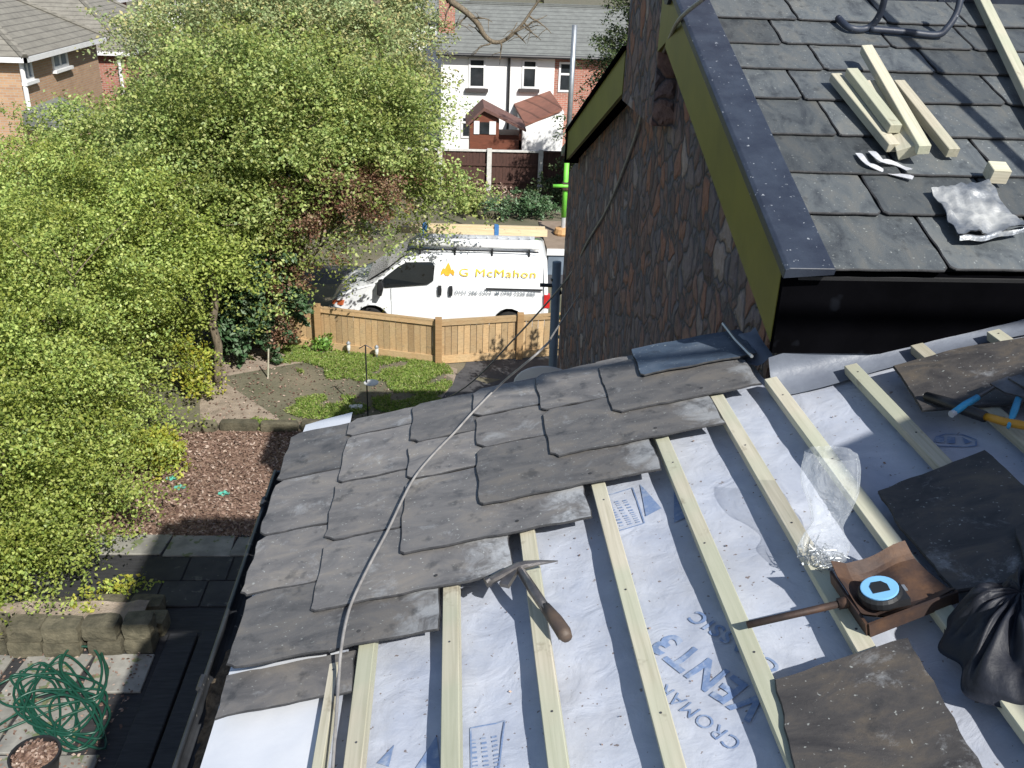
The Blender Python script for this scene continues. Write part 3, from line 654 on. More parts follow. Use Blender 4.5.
mb = MB(); mb.grid(lambda x, y: (gx+x, y, gz-.03+.02*noise.noise(Vector((x*30, y*7, 4)))-(.02 if y > 2.3 else 0)), [-.045+i*.015 for i in range(7)], [-1+i*.05 for i in range(84)])
obj('gutter_silt', mb, M_DEBRIS, gut)
mb = MB(); mb.prism([(-.55, -1, 4.90), (-.575, -1, 4.90), (-.575, -1, 5.09), (-.55, -1, 5.10)], (0, 4.16, 0)); obj('fascia_board', mb, M_GUT, ext)
# printing on the membrane
def printed(parts_fn, name='printed_lettering'):
    mb = MB(); parts_fn(mb)
    me = bpy.data.meshes.new(name); me.from_pydata([tuple(p) for p in mb.v], [], mb.f)
    bm = bmesh.new(); bm.from_mesh(me); bmesh.ops.triangulate(bm, faces=bm.faces)
    for _ in range(2):
        es = [e for e in bm.edges if e.calc_length() > .02]
        if es: bmesh.ops.subdivide_edges(bm, edges=es, cuts=1); bmesh.ops.triangulate(bm, faces=bm.faces)
    for v in bm.verts:
        u, vv = v.co.x, v.co.y; v.co = RF(u, vv, SAG(u, vv)+.003)-worg(memb)
    bm.to_mesh(me); bm.free(); me.materials.append(M_INK)
    o = bpy.data.objects.new(name, me); COL.objects.link(o); o.parent = memb; return o
def text_polys(txt, size, bold=0, spacing=1.12):
    cu = bpy.data.curves.new('t', 'FONT'); cu.body = txt; cu.size = size; cu.offset = bold; cu.space_character = spacing; cu.resolution_u = 3
    o = bpy.data.objects.new('t', cu); COL.objects.link(o); dg = bpy.context.evaluated_depsgraph_get()
    me = bpy.data.meshes.new_from_object(o.evaluated_get(dg)); vs = [v.co.copy() for v in me.vertices]; fs = [list(p.vertices) for p in me.polygons]
    bpy.data.objects.remove(o); bpy.data.meshes.remove(me); bpy.data.curves.remove(cu); return vs, fs
def put_text(mb, txt, size, org, d, up_, length=None, bold=0):
    vs, fs = text_polys(txt, size, bold); w = max(v.x for v in vs)-min(v.x for v in vs)
    k = (length/w) if length else 1; x0 = min(v.x for v in vs)
    org = Vector(org); d = Vector(d).normalized(); up_ = Vector(up_).normalized()
    mb.add([org+d*(v.x-x0)*k+up_*v.y for v in vs], fs)
D2 = Vector((-.50, .866, 0)); U2 = Vector((-.866, -.50, 0))
def vent(mb):
    put_text(mb, 'VENT3', .105, Vector((.715, 1.475, 0)), D2, U2, .325, .003)
    put_text(mb, 'CROMAR', .050, Vector((.625, 1.395, 0)), D2, U2, .235)
    put_text(mb, 'CLASSIC', .052, Vector((.765, 1.575, 0)), D2, U2, .27, .001)
printed(vent)
def frame_mark(mb, pts, w=.002, close=True):
    n = len(pts)
    for i in range(n if close else n-1):
        a = Vector((*pts[i], 0)); b = Vector((*pts[(i+1) % n], 0)); d = (b-a).normalized(); q = Vector((-d.y, d.x, 0))*w
        mb.add([a-q, b-q, b+q, a+q], [(0, 1, 2, 3)])
def tri(mb, a, b, c): mb.add([(*a, 0), (*b, 0), (*c, 0)], [(0, 1, 2)])
def smallbars(mb, o, d, up_, rows, seed):
    r2 = random.Random(seed); o = Vector((*o, 0)); d = Vector((*d, 0)).normalized(); up_ = Vector((*up_, 0)).normalized()
    for r in range(rows):
        x = 0
        while x < .13:
            w = r2.uniform(.006, .014); p = o+d*x+up_*r*.024
            mb.add([p, p+d*w*.5, p+d*w*.5+up_*.012, p+up_*.012], [(0, 1, 2, 3)]); x += w+.003
def label1(mb):
    frame_mark(mb, [(.475, 2.20), (.475, 2.39), (.575, 2.42), (.575, 2.22)]); smallbars(mb, (.565, 2.23), (-.15, 1), (-1, -.1), 4, 4)
    tri(mb, (.585, 2.25), (.60, 2.43), (.635, 2.27)); tri(mb, (.655, 2.19), (.70, 2.40), (.695, 2.20))
printed(label1, 'printed_label')
def label2(mb):
    frame_mark(mb, [(.05, 1.40), (.05, 1.60), (.13, 1.60), (.10, 1.40)]); smallbars(mb, (.115, 1.44), (-.05, 1), (-1, 0), 3, 6)
    tri(mb, (-.16, 1.38), (-.03, 1.60), (-.02, 1.50)); tri(mb, (-.11, 1.36), (-.02, 1.48), (-.02, 1.36)); tri(mb, (-.17, 1.56), (-.13, 1.60), (-.14, 1.54))
printed(label2, 'printed_triangles')
def label3(mb):
    q = [RUV(*p) for p in [(932, 442), (936, 432), (946, 428), (962, 428), (976, 434), (976, 440)]]
    frame_mark(mb, q, .0025)
    for a, b, c, d in (((936, 438), (936, 431), (944, 431), (944, 438)), ((947, 438), (947, 431), (955, 431), (955, 438))):
        mb.add([(*RUV(*a), 0), (*RUV(*b), 0), (*RUV(*c), 0), (*RUV(*d), 0)], [(0, 1, 2, 3)])
    tri(mb, RUV(965, 438), RUV(962, 431), RUV(972, 436))
printed(label3, 'printed_logo')
def seam(mb):
    for k in range(60):
        v = 1.2+k*.012; u = -.46+.01*math.sin(v*3)
        for du in (0, .05):
            mb.add([(u+du, v, 0), (u+du+.0025, v, 0), (u+du+.0025, v+.005, 0), (u+du, v+.005, 0)], [(0, 1, 2, 3)])
rgd = np.random.default_rng(12); nn = 110; C = []
for _ in range(nn):
    u = rgd.uniform(-.1, 1.9); v = rgd.uniform(1.2, 2.7) if rgd.random() < .5 else rgd.normal(1.9, .35)
    if u < .75 and v > 1.9+u*.9: continue
    p = RF(u, v, SAG(u, v)+.004); C.append(tuple(p))
C = np.array(C); tag(leaf_mesh('roof_debris', C, rgd.uniform(.003, .011, len(C)), L_CHIP, None, 13, 2.5, (0, 0, 0), .7), 'crumbs of old mortar and slate scattered over the pale membrane', 'debris', kind='stuff')
# ---------------------------------------------------------------- loose slates on the lower roof
def free_slate(px, w, label, m=M_SLATEL, th=.009, seed=0, tilt=None):
    pts = [RP(x, y, w) for x, y in px]; c = sum(pts, Vector())/len(pts)
    r2 = random.Random(seed); ring = []
    for i, p in enumerate(pts):
        q = pts[(i+1) % len(pts)]; d = q-p; n = max(2, int(d.length/.03)); nr = d.cross(N).normalized()
        for j in range(n): ring.append(p+d*j/n+nr*r2.uniform(-.003, .003)*(j > 0))
    off = (lambda p: N*(tilt[0]*(p-c).dot(U)+tilt[1]*(p-c).dot(V))) if tilt else (lambda p: N*0)
    top = [p+(c-p)*.012+N*th+off(p) for p in ring]; bot = [p+off(p) for p in ring]; mid_ = [p+N*th*.6+off(p) for p in ring]; n = len(ring); mb = MB()
    mb.add(bot+mid_+top, [list(range(n))[::-1]]+[(i, (i+1) % n, n+(i+1) % n, n+i) for i in range(n)]+[(n+i, n+(i+1) % n, 2*n+(i+1) % n, 2*n+i) for i in range(n)]+[list(range(2*n, 3*n))])
    mb.m = [0]+[1]*(2*n)+[0]
    return tag(obj('loose_slate', mb, [m, M_SEDGE], origin=c), label, 'slate', 'loose slates lying on the membrane')
free_slate([(775, 682), (880, 648), (908, 640), (985, 775), (1000, 810), (806, 830)], .034, 'big stained slate with a rusty nail spot lying nearest the camera at the bottom', seed=1)
free_slate([(878, 493), (985, 452), (1030, 492), (1040, 580), (955, 594), (900, 530)], .034, 'dark slate lying behind the rusty shovel pan', seed=2)
free_slate([(893, 368), (960, 350), (1080, 330), (1090, 400), (922, 412)], .036, 'dark slate under the hand tools near the black fascia', seed=3)
free_slate([(1015, 530), (1080, 500), (1100, 560), (1030, 590)], .05, 'dark slate edge overlapping beside the black sack at the right', seed=4)
# ---------------------------------------------------------------- tools
# slater's hammer
hm = empty('slating_hammer', RP(515, 580, .1)); tag(hm, 'slater hammer with pointed pick and leather handle lying over a batten', 'hammer')
W = lambda x, y, w: RP(x, y, w)
mb = MB(); a = W(558, 561, .075); b_ = W(525, 565, .085); c_ = W(498, 578, .095)
mb.tube([a, W(540, 562.5, .08), b_, W(515, 568, .087)], [.0015, .007, .012, .013], 8)
mb.tube([W(520, 566, .087), W(505, 573, .088), W(490, 581, .088)], [.013, .012, .011], 8); mb.tube([W(490, 581, .088), W(486, 583, .088)], [.014, .014], 10)
mb.prism([W(517, 570, .092), W(508, 585, .085), W(499, 583, .085), W(509, 568, .092)], N*-.012)
obj('head', mb, M_TOOL, hm)
mb = MB(); mb.tube([W(520, 570, .083), W(533, 590, .076), W(548, 612, .068)], [.012, .014, .013], 8); mb.v = mb.v; obj('shank', mb, M_TOOL, hm, smooth=True)
mb = MB(); mb.tube([W(545, 607, .069), W(556, 621, .064), W(564, 633, .058), W(567, 638, .056)], [.014, .018, .019, .014], 10); obj('handle', mb, M_LEATH, hm, smooth=True)
# rusty shovel
sh = empty('hand_shovel', RP(895, 600, .03)); tag(sh, 'rusty steel hand shovel with a tape measure lying in its pan', 'shovel')
q = [W(832, 572, .075), W(905, 542, .078), W(957, 590, .06), W(868, 625, .06)]
mb = MB()
def pan(a, b):
    p = q[0].lerp(q[1], a).lerp(q[3].lerp(q[2], a), b)
    edge = min(b, 1-b)*6
    up_ = .03*max(0, 1-a*5)+.024*max(0, 1-edge)
    return p-N*.021+N*up_+N*.004*math.sin(a*9+b*5)
mb.grid(pan, [i/16 for i in range(17)], [i/16 for i in range(17)])
t = [Vector(v) for v in mb.v]; nv = len(t); fs = list(mb.f); mb.add([p-N*.004 for p in t], [f[::-1] for f in fs])
fr = [W(868, 625, .06), W(957, 590, .06)]
mb.prism([fr[0]-N*.03, fr[1]-N*.03, fr[1]-N*.0, fr[0]+N*.005], (fr[0]-q[0]).normalized()*.006)
mb.prism([q[0]-N*.03, q[3]-N*.03, q[3]+N*.004, q[0]+N*.004], (q[0]-q[1]).normalized()*.006)
obj('pan', mb, M_RUST, sh, smooth=False)
mb = MB(); mb.tube([W(747, 625, .055), W(800, 613, .055), W(843, 603, .055)], .0085, 10); obj('handle', mb, M_RUST, sh, smooth=True)
mb = MB(); mb.tube([W(838, 604, .055), W(856, 600, .055)], [.013, .016], 10); obj('socket', mb, M_RUST, sh, smooth=True)
# tape measure
tc_ = W(880, 594, .075); tp = empty('tape_measure', tc_); tag(tp, 'round pale blue and black tape measure lying in the rusty shovel', 'tape measure')
mb = MB(); mb.lathe(tc_-N*.012, [(.043, 0), (.047, .006), (.047, .02), (.043, .027)], 24, M=ROOFM); mb.box(tc_+U*.030-V*.014-N*.002, (.04, .055, .018), ROOFM); obj('case', mb, M_BLKP, tp, smooth=False)
mb = MB(); mb.lathe(tc_+N*.0155, [(.040, 0), (.040, .003), (.038, .0035)], 28, M=ROOFM); obj('face_disc', mb, M_BLUEL, tp)
mb = MB(); z = tc_+N*.0195
mb.prism([z-U*.020-V*.016, z+U*.017-V*.017, z+U*.019+V*.004, z+U*.010+V*.018, z-U*.010+V*.020, z-U*.019+V*.008], N*.001); obj('emblem', mb, M_BLKP, tp)
mb = MB(); mb.prism([tc_+U*.049+N*.002-V*.01, tc_+U*.058+N*.0-V*.01, tc_+U*.058+V*.008, tc_+U*.049+V*.008+N*.002], N*.004); obj('blade_hook', mb, M_STEEL, tp)
# tools on slate C
ct = empty('slate_cutter', W(985, 395, .06)); tag(ct, 'slate cutter with blue grips lying open on the dark slate', 'cutter')
mb = MB(); mb.tube([W(953, 413, .07), W(965, 405, .075), W(978, 397, .08)], [.009, .011, .009], 8); obj('grip', mb, M_BLUE, ct, smooth=True)
mb = MB(); mb.tube([W(951, 414.5, .07), W(955, 412, .07)], [.010, .009], 8); obj('grip_end', mb, M_PAPER, ct)
mb = MB(); mb.tube([W(1008, 428, .06), W(1014, 412, .07), W(1019, 397, .08)], [.004, .010, .009], 8); obj('grip', mb, M_BLUE, ct, smooth=True)
mb = MB(); mb.tube([W(976, 398, .08), W(996, 386, .085)], .006, 8); mb.tube([W(1019, 398, .08), W(1012, 388, .085)], .006, 8)
mb.prism([W(990, 385, .085), W(1008, 378, .09), W(1032, 386, .09), W(1030, 400, .085), W(1005, 394, .085)], N*.006)
mb.prism([W(1008, 379, .095), W(1030, 392, .095), W(1040, 386, .095), W(1020, 376, .095)], N*.005)
obj('jaw', mb, M_TOOL, ct)
ah = empty('axe', W(960, 410, .05)); tag(ah, 'dark gripped hand tool with an orange yellow shaft under the slate cutter', 'hand tool')
mb = MB(); mb.tube([W(926, 396, .055), W(950, 404, .058), W(985, 417, .06)], [.013, .018, .016], 10); obj('grip', mb, M_BLKP, ah, smooth=True)
mb = MB(); mb.tube([W(984, 416, .06), W(1005, 422, .06), W(1060, 432, .06)], [.011, .012, .012], 10); obj('shaft', mb, M_YWD, ah, smooth=True)
# clear bag of nails
bagc = RP(838, 545, .01)
bg = empty('bag_of_nails', bagc); tag(bg, 'clear polythene bag of nails standing open beside a batten', 'bag')
mb = MB(); ax0 = W(824, 560, .035)
axis = [(W(822, 572, .02), .012), (W(823, 562, .03), .045), (W(824, 545, .045), .060), (W(826, 525, .07), .036), (W(829, 505, .10), .055), (W(831, 487, .135), .068), (W(832, 467, .165), .070), (W(833, 453, .185), .062)]
AP = smooth_path([a[0] for a in axis], 5); AR = [x[0] for x in smooth_path([(a[1], 0, 0) for a in axis], 5)]
def bagp(i, a):
    c = AP[i]; A = (AP[min(i+1, len(AP)-1)]-AP[max(i-1, 0)]).normalized(); X = (U-A*U.dot(A)).normalized(); Y = A.cross(X); t = i/(len(AP)-1)
    r = AR[i]*(1+.07*math.sin(a*3+t*5)+.05*math.sin(a*8-t*9)+.10*noise.noise(Vector((math.cos(a)*2.2, math.sin(a)*2.2, t*6)))*(1.6-t))
    return c+X*math.cos(a)*r+Y*math.sin(a)*r*.62
mb.grid(bagp, list(range(len(AP))), [2*math.pi*i/40 for i in range(41)])
obj('polythene', mb, M_CLEAR, bg, smooth=True)
mb = MB(); r2 = random.Random(4)
for k in range(110):
    c = ax0+U*r2.gauss(0, .02)+V*r2.gauss(0, .022)+N*(r2.random()*.035-.02); d = Vector((r2.gauss(0, 1), r2.gauss(0, 1), r2.gauss(0, .5))).normalized()*.018
    mb.tube([c-d, c+d], .0011, 4); mb.tube([c+d, c+d*1.05], .003, 6)
obj('nails', mb, M_STEEL, bg); bg.children[-1]['kind'] = 'stuff'
# black rubble sack
sk = MB(); cc_ = RP(1025, 640, .02); pu, pv = RUV(994, 592, .12)
def sackp(r, a):
    R0 = .19*(1+.16*math.sin(a*2+.6)+.10*math.sin(a*5+1)+.05*math.sin(a*11))
    u = pu+.10+math.cos(a)*R0*r*1.15-.045*(1-r); v = pv-.055+math.sin(a)*R0*r*.95+.055*(1-r)
    f = math.sin(a*7+3*noise.noise(Vector((math.cos(a)*2, math.sin(a)*2, r*1.5))))
    f2 = math.sin(a*17+5*noise.noise(Vector((math.cos(a)*3, math.sin(a)*3, r*2+4))))
    h = .08*(1-r**1.5)**.9+(abs(f)*.030+abs(f2)*.012)*math.sin(math.pi*min(1, r*1.02))-.01+.018*noise.noise(Vector((u*14, v*14, 3)))*(r < .97)
    if r > .97: h = -.012
    return RF(u, v, max(h, -.012)+.032)
sk.grid(sackp, [i/48 for i in range(49)], [2*math.pi*i/150 for i in range(151)])
tag(obj('rubble_sack', sk, M_BAGB, origin=cc_, smooth=True), 'crumpled black plastic rubble sack at the right edge of the roof', 'sack')

# ---------------------------------------------------------------- cables
wc = PX(580, 293, 1.185)
pl = [wc, (CAM+(RP(556, 330, .05)-CAM)*1.12), RP(543, 348, .3), RP(502, 383, .12), RP(473, 412, .09), RP(455, 424+8, .085), RP(430, 458, .083), RP(411, 483, .082), RP(388, 530, .082), RP(372, 560, .082), RP(354, 597, .082), RP(346, 622, .080), RP(341, 651, .075), RP(339, 675, .055), RP(336, 720, .05), RP(331, 790, .045)]
mb = MB(); mb.tube(smooth_path(pl), .0041, 8); tag(obj('power_cable', mb, M_CABLE, smooth=True, origin=pl[8]), 'thick grey cable running from the stone wall down across the laid slates', 'cable')
wl = [PX(712, -8, 1.05), PX(702, 0, 1.05), PX(679, 20, 1.05), PX(667, 44, 1.10), PX(650, 82, 1.16), PX(635, 138, 1.185), PX(609, 205, 1.185), PX(588, 241, 1.185), PX(567, 279, 1.185)]
g1 = G(425, 408); wl += [wl[-1].lerp(g1, .25)-Vector((0, 0, .15)), wl[-1].lerp(g1, .6)-Vector((0, 0, .25)), g1]
mb = MB(); sp = smooth_path(wl); mb.tube(sp, .010, 8); tag(obj('aerial_cable', mb, M_CABLE, smooth=True, origin=wl[4]), 'thin cable clipped to the stone gable wall, then hanging down to the garden path', 'cable')

# ================================================================= TALL BUILDING (stone clad gable, slate roof)
tb = empty('stone_clad_house', (1.2, 6, 0)); tag(tb, 'neighbouring house with stone clad gable wall, olive bargeboards and slate roof', 'building')
RY, RZ = 4.95, 6.0+.36*2.13; YE = 8.75; ZE = RZ-.36*(YE-RY)
WX = 1.2; XR = 7.5
mb = MB(); mb.add([(WX, 3.0, 0), (WX, 9.45, 0), (WX, 9.45, ZE-.28-.25), (WX, 8.7, ZE-.20), (WX, RY, RZ-.14), (WX, 3.0, 5.86)], [range(6)])
# subdivide the gable for relief is done in the material; other walls
mb.add([(WX, 3.0, 0), (XR, 3.0, 0), (XR, 3.0, 5.86), (WX, 3.0, 5.86)], [(0, 1, 2, 3)]); mb.add([(WX, 9.45, 0), (XR, 9.45, 0), (XR, 9.45, 4.8), (WX, 9.45, ZE-.53)], [(3, 2, 1, 0)])
mb.add([(XR, 3.0, 0), (XR, 9.45, 0), (XR, 9.45, 4.8), (XR, RY, RZ-.14), (XR, 3.0, 5.86)], [range(5)])
obj('gable_wall', mb, M_STONE, tb)
# roof body: deck under slates, far slope
mb = MB(); mb.prism([SF(1.13, -.0, -.03), SF(XR+.2, -.0, -.03), SF(XR+.2, 2.27, -.03), SF(1.13, 2.27, -.03)], SN*-.07)
obj('roof_deck', mb, M_DARK, tb)
fn = Vector((0, math.sin(SM), math.cos(SM)))
mb = MB(); mb.prism([(1.13, RY+.02, RZ), (XR+.2, RY+.02, RZ), (XR+.2, YE+.9, ZE-.324), (1.13, YE+.9, ZE-.324)], fn*-.08)
rf = obj('roof', mb, M_SLATE2, tb)
mb = MB()
k = 0
x = 1.06
while x < XR:
    mb.tube([(x, RY, RZ+.0), (x+.44, RY, RZ+.006)], .09, 10); x += .45
obj('ridge_tiles', mb, M_CAP, rf)
# slates of the near slope
def lay2(s, x0, x1, seed, m=M_SLATE2):
    L = .58; T = .05; W = x1-x0-.008; mb = slate_mb(L, W, .007, seed, .02, jit=.0012, bow=.001)
    o = obj('slate', mb, [m, M_SEDGE], tb, local=True)
    X = (SU-SN*T).normalized(); Yv = Vector((-1, 0, 0)); Zn = X.cross(Yv).normalized()
    c = SF(x1-.004, s, -.022+T*L)
    o.matrix_local = Matrix.Translation(c-worg(tb)) @ Matrix((X, Yv, Zn)).transposed().to_4x4() @ Matrix.Rotation(random.Random(seed).uniform(-.008, .008), 4, 'Z')
rr = random.Random(8); k = 500; courses = [0, .315, .57, .845, 1.13, 1.40, 1.64, 1.90]
first = [1.62, 1.50, 1.66, 1.50, 1.44, 1.60, 1.48, 1.62]
for c, s in enumerate(courses):
    x = 1.185; nx = first[c]; xs = [x]
    while nx < 3.7: xs.append(nx); nx += rr.uniform(.36, .52)
    xs.append(nx)
    for a, b_ in zip(xs, xs[1:]): lay2(s-.01+rr.uniform(-.006, .006), a, b_, k); k += 1
mb = MB(); mb.prism([SF(3.8, 0, .0), SF(XR+.2, 0, .0), SF(XR+.2, 2.25, .0), SF(3.8, 2.25, .0)], SN*-.028); obj('roof', mb, M_SLATE2, tb)
# bargeboards (olive), far one stops at the stack
def bargeb(y0, z0, y1, z1, h, name, x0=1.08, x1=1.105, m=M_OLIVE):
    mb = MB(); mb.prism([(x0, y0, z0), (x0, y1, z1), (x0, y1, z1-h), (x0, y0, z0-h)], (x1-x0, 0, 0)); return obj(name, mb, m, tb)
bargeb(2.862, 6.0+.36*.042, RY, RZ-.002, .285, 'bargeboard')
bargeb(RY+.001, RZ-.002, 5.128, RZ-.002-.36*(5.127-RY), .26, 'bargeboard')
bargeb(6.085, RZ-.36*(6.085-RY), YE, ZE, .26, 'bargeboard')
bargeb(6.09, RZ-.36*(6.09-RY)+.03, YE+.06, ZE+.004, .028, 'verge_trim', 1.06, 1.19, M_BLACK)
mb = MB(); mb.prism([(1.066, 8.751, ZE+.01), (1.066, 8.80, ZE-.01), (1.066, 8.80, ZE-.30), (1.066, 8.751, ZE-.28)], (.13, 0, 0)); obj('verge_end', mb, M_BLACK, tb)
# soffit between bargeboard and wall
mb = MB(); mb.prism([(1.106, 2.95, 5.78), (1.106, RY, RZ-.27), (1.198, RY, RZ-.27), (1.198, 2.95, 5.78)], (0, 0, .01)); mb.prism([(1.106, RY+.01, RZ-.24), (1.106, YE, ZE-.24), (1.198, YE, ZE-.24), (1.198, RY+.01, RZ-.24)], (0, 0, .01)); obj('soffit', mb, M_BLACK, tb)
# verge capping
mb = MB(); mb.prism([SF(1.062, -.035, -.012), SF(1.062, -.035, .022), SF(1.075, -.035, .030), SF(1.222, -.035, .030), SF(1.226, -.035, .024), SF(1.226, -.035, .004)], SU*2.26); obj('verge_capping', mb, M_CAP, tb, bevel=.002)
# fascia and eaves end
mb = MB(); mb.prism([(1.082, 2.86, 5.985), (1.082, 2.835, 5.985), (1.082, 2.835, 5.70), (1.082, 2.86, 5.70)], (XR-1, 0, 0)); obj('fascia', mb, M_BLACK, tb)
# chimney on the ridge
mb = MB(); mb.bx((1.085, 5.13, 6.06), (1.75, 6.08, 7.25)); ch = obj('chimney', mb, M_STONE, tb)
mb = MB(); mb.bx((1.03, 5.06, 7.25), (1.80, 6.12, 7.33)); obj('capstone', mb, M_CONC, ch, bevel=.01)
for y in (5.38, 5.80):
    mb = MB(); mb.lathe((1.38, y, 7.33), [(.12, 0), (.10, .16), (.12, .2), (.1, .2), (.09, .05)], 16); obj('chimney_pot', mb, M_RBRICK, ch, smooth=True)
# satellite dish on far part of gable, seen above the verge
dd = empty('satellite_dish', (.75, 6.2, 4.0)); tag(dd, 'white satellite dish rim showing above the far edge of the slates', 'dish')
pc = PX(545, 386, .78)
mb = MB(); Rm = Matrix.Rotation(math.radians(-62), 4, 'X') @ Matrix.Rotation(.1, 4, 'Y')
mb.lathe(pc, [(.02, -.06), (.15, -.04), (.25, 0), (.26, .004), (.24, .01), (.14, -.025), (.02, -.045)], 28, M=Rm); obj('reflector', mb, M_PVC, dd, smooth=True)
mb = MB(); mb.tube([pc-Vector((0, 0, .05)), pc+Vector((.25, .05, -.2)), (1.19, pc.y+.1, pc.z-.2)], .02, 8); obj('bracket', mb, M_STEEL, dd)

# ---------------------------------------------------------------- things lying on the near slope
def on_slope(name, a, b, w, sec, label, cat, group=None, m=M_BATTEN, roll=0, rise=0):
    A = SP(*a, w); B = SP(*b, w+rise); X = (B-A); L = X.length; X.normalize(); Zn = (SN-X*SN.dot(X)).normalized(); Yv = Zn.cross(X)
    mb = MB(); mb.box((L/2, 0, 0), (L, sec[0], sec[1])); o = obj(name, mb, m, None, local=True, bevel=.002)
    o.matrix_world = Matrix.Translation(A) @ Matrix((X, Yv, Zn)).transposed().to_4x4() @ Matrix.Rotation(roll, 4, 'X'); return tag(o, label, cat, group)
gb = 'batten offcuts on the neighbouring roof'
B0 = .045
on_slope('timber_offcut', (835, 77), (893, 148), B0, (.046, .036), 'leftmost batten offcut of the heap on the slate roof', 'timber offcut', gb)
on_slope('timber_offcut', (851, 72), (895, 129), B0+.038, (.048, .036), 'short batten offcut lying on top of the leftmost one', 'timber offcut', gb)
on_slope('timber_offcut', (866, 49), (924, 150), B0+.040, (.046, .038), 'longest batten offcut crossing the middle of the heap', 'timber offcut', gb, roll=.1)
on_slope('timber_offcut', (869, 84), (912, 132), B0, (.046, .036), 'batten offcut half buried under the longest one', 'timber offcut', gb)
on_slope('timber_offcut', (898, 84), (953, 153), B0, (.046, .038), 'rightmost batten offcut of the heap on the slate roof', 'timber offcut', gb)
on_slope('timber_offcut', (900, 128), (907, 153), B0+.004, (.07, .045), 'stubby split timber end at the foot of the heap', 'timber offcut', gb, roll=.5)
p = SP(985, 182, .045+.0); on_slope('timber_block', (988, 172), (1006, 173), .055, (.065, .055), 'small square timber block right of the heap on the slate roof', 'timber block')
on_slope('roof_batten', (972, -20), (1060, 160), .05, (.05, .04), 'long pale batten at the top right corner resting on the slate roof', 'batten')
def sliver(px, w, wd, label, seed):
    P = smooth_path([SP(x, y, w+ww) for x, y, ww in px], 5); mb = MB(); rows_ = []
    for i, p in enumerate(P):
        t = (P[min(i+1, len(P)-1)]-P[max(i-1, 0)]).normalized(); s = t.cross(SN).normalized(); k = wd*(1-.5*abs(i/(len(P)-1)-.5))
        rows_.append((p-s*k+SN*.004*math.sin(i), p+s*k))
    vs = [v for r in rows_ for v in r]; n = len(rows_)
    mb.add(vs+[v-SN*.002 for v in vs], [(2*i, 2*i+1, 2*i+3, 2*i+2) for i in range(n-1)]+[(2*n+2*i+2, 2*n+2*i+3, 2*n+2*i+1, 2*n+2*i) for i in range(n-1)]); return tag(obj('curled_scrap', mb, M_PAPER, origin=P[2]), label, 'scrap', 'curled scraps beside the offcuts')
sliver([(858, 153, .02), (868, 163, .03), (885, 171, .012), (913, 178, .02)], 0, .014, 'longer curled grey scrap below the batten offcuts', 1)
sliver([(871, 151, .02), (882, 160, .035), (897, 164, .015), (909, 170, .03)], 0, .016, 'shorter curled grey scrap tucked against the batten offcuts', 2)
# crumpled lead
q = [SP(930, 190, .03), SP(988, 182, .03), SP(1024, 234, .03), SP(958, 240, .03)]; mb = MB()
def leadp(a, b):
    p = q[0].lerp(q[1], a).lerp(q[3].lerp(q[2], a), b); z = .018*noise.noise(Vector((a*3.2, b*3.2, 2)))+.014*noise.noise(Vector((a*9, b*7, 5)))+.03*max(0, b-.75)*4*(.5+.5*math.sin(a*9))
    return p+SN*(z+.01)
mb.grid(leadp, [i/24 for i in range(25)], [i/24 for i in range(25)]); t = [Vector(v) for v in mb.v]; fs = list(mb.f); mb.add([v-SN*.004 for v in t], [f[::-1] for f in fs])
mb.grid(lambda a, b: q[3].lerp(q[2], a)+SN*(.012*math.sin(b*3.1)+.004*math.sin(a*14)+.004)+SU*(.02-.03*b-.01*math.sin(a*5)), [i/16 for i in range(17)], [i/8 for i in range(9)])
tag(obj('lead_flashing', mb, M_LEADB, origin=q[0], smooth=True), 'crumpled sheet of bright and dark lead flashing on the slate roof', 'lead sheet')
mb = MB(); mb.tube(smooth_path([SP(886, -8, .20), SP(880, 14, .10), SP(868, 28, .03), SP(850, 28, .03), SP(838, 18, .03)]), .016, 8)
mb.tube(smooth_path([SP(962, -10, .20), SP(957, 12, .12), SP(947, 28, .06), SP(936, 35, .03), SP(905, 32, .03), SP(870, 29, .03)]), .016, 8)
tag(obj('looped_tubing', mb, M_CAP, smooth=True, origin=SP(868, 28, .03)), 'dark looped metal tubing at the top of the slate roof', 'tubing')
# the taller main house behind the camera's right shoulder (only its shadow is seen)
mh = empty('main_house', (4.5, -3, 0)); tag(mh, 'main brick house standing beside the extension', 'building')
mb = MB(); mb.bx((2.05, -7, 0), (8, .70, 7.25)); obj('wall', mb, M_RBRICK, mh)
mb = MB(); mb.prism([(1.93, -7.1, 7.25), (8.1, -7.1, 7.25), (5, -7.1, 8.8)], (0, 7.85, 0)); obj('roof', mb, M_TILEG, mh)

sdir = Vector((.52, -.95, 1.0)); A_ = SP(905, 40)+sdir*1.15; B_ = SP(1024, 172)+sdir*1.15; dd_ = (B_-A_).normalized()
mb = MB(); mb.tube([A_-dd_*2.6, B_+dd_*.7], .027, 12); st_ = obj('unseen_scaffold_tube', mb, M_STEEL, origin=A_, smooth=True); tag(st_, 'galvanised scaffold tube added above the view for its shadow on the slate roof', 'scaffold tube')  # out-of-view tube, added to cast the diagonal shadow band on the slates
pf = empty('unseen_shade_platform', (2.2, .2, 7.4)); tag(pf, 'unseen timber scaffold platform added above the view to shade the patio', 'scaffold')  # out-of-view boards, added only to block the sun over the patio
for i in range(6):
    mb = MB(); mb.bx((.98+i*.205, -.28, 9.0), (.98+i*.205+.2, 2.0-.12*(i == 0), 9.038)); obj('board', mb, M_PLANK, pf)
for x, y in ((4.1, -.2),):
    mb = MB(); mb.tube([(x, y, 7.6), (x, y, 9.2)], .024, 10); obj('standard', mb, M_STEEL, pf, smooth=True)
for y in (-.15, .65, 1.8):
    mb = MB(); mb.tube([(1.0, y, 8.97), (2.2 if y > 0 else 4.2, y, 8.97)], .024, 10); obj('transom', mb, M_STEEL, pf, smooth=True)
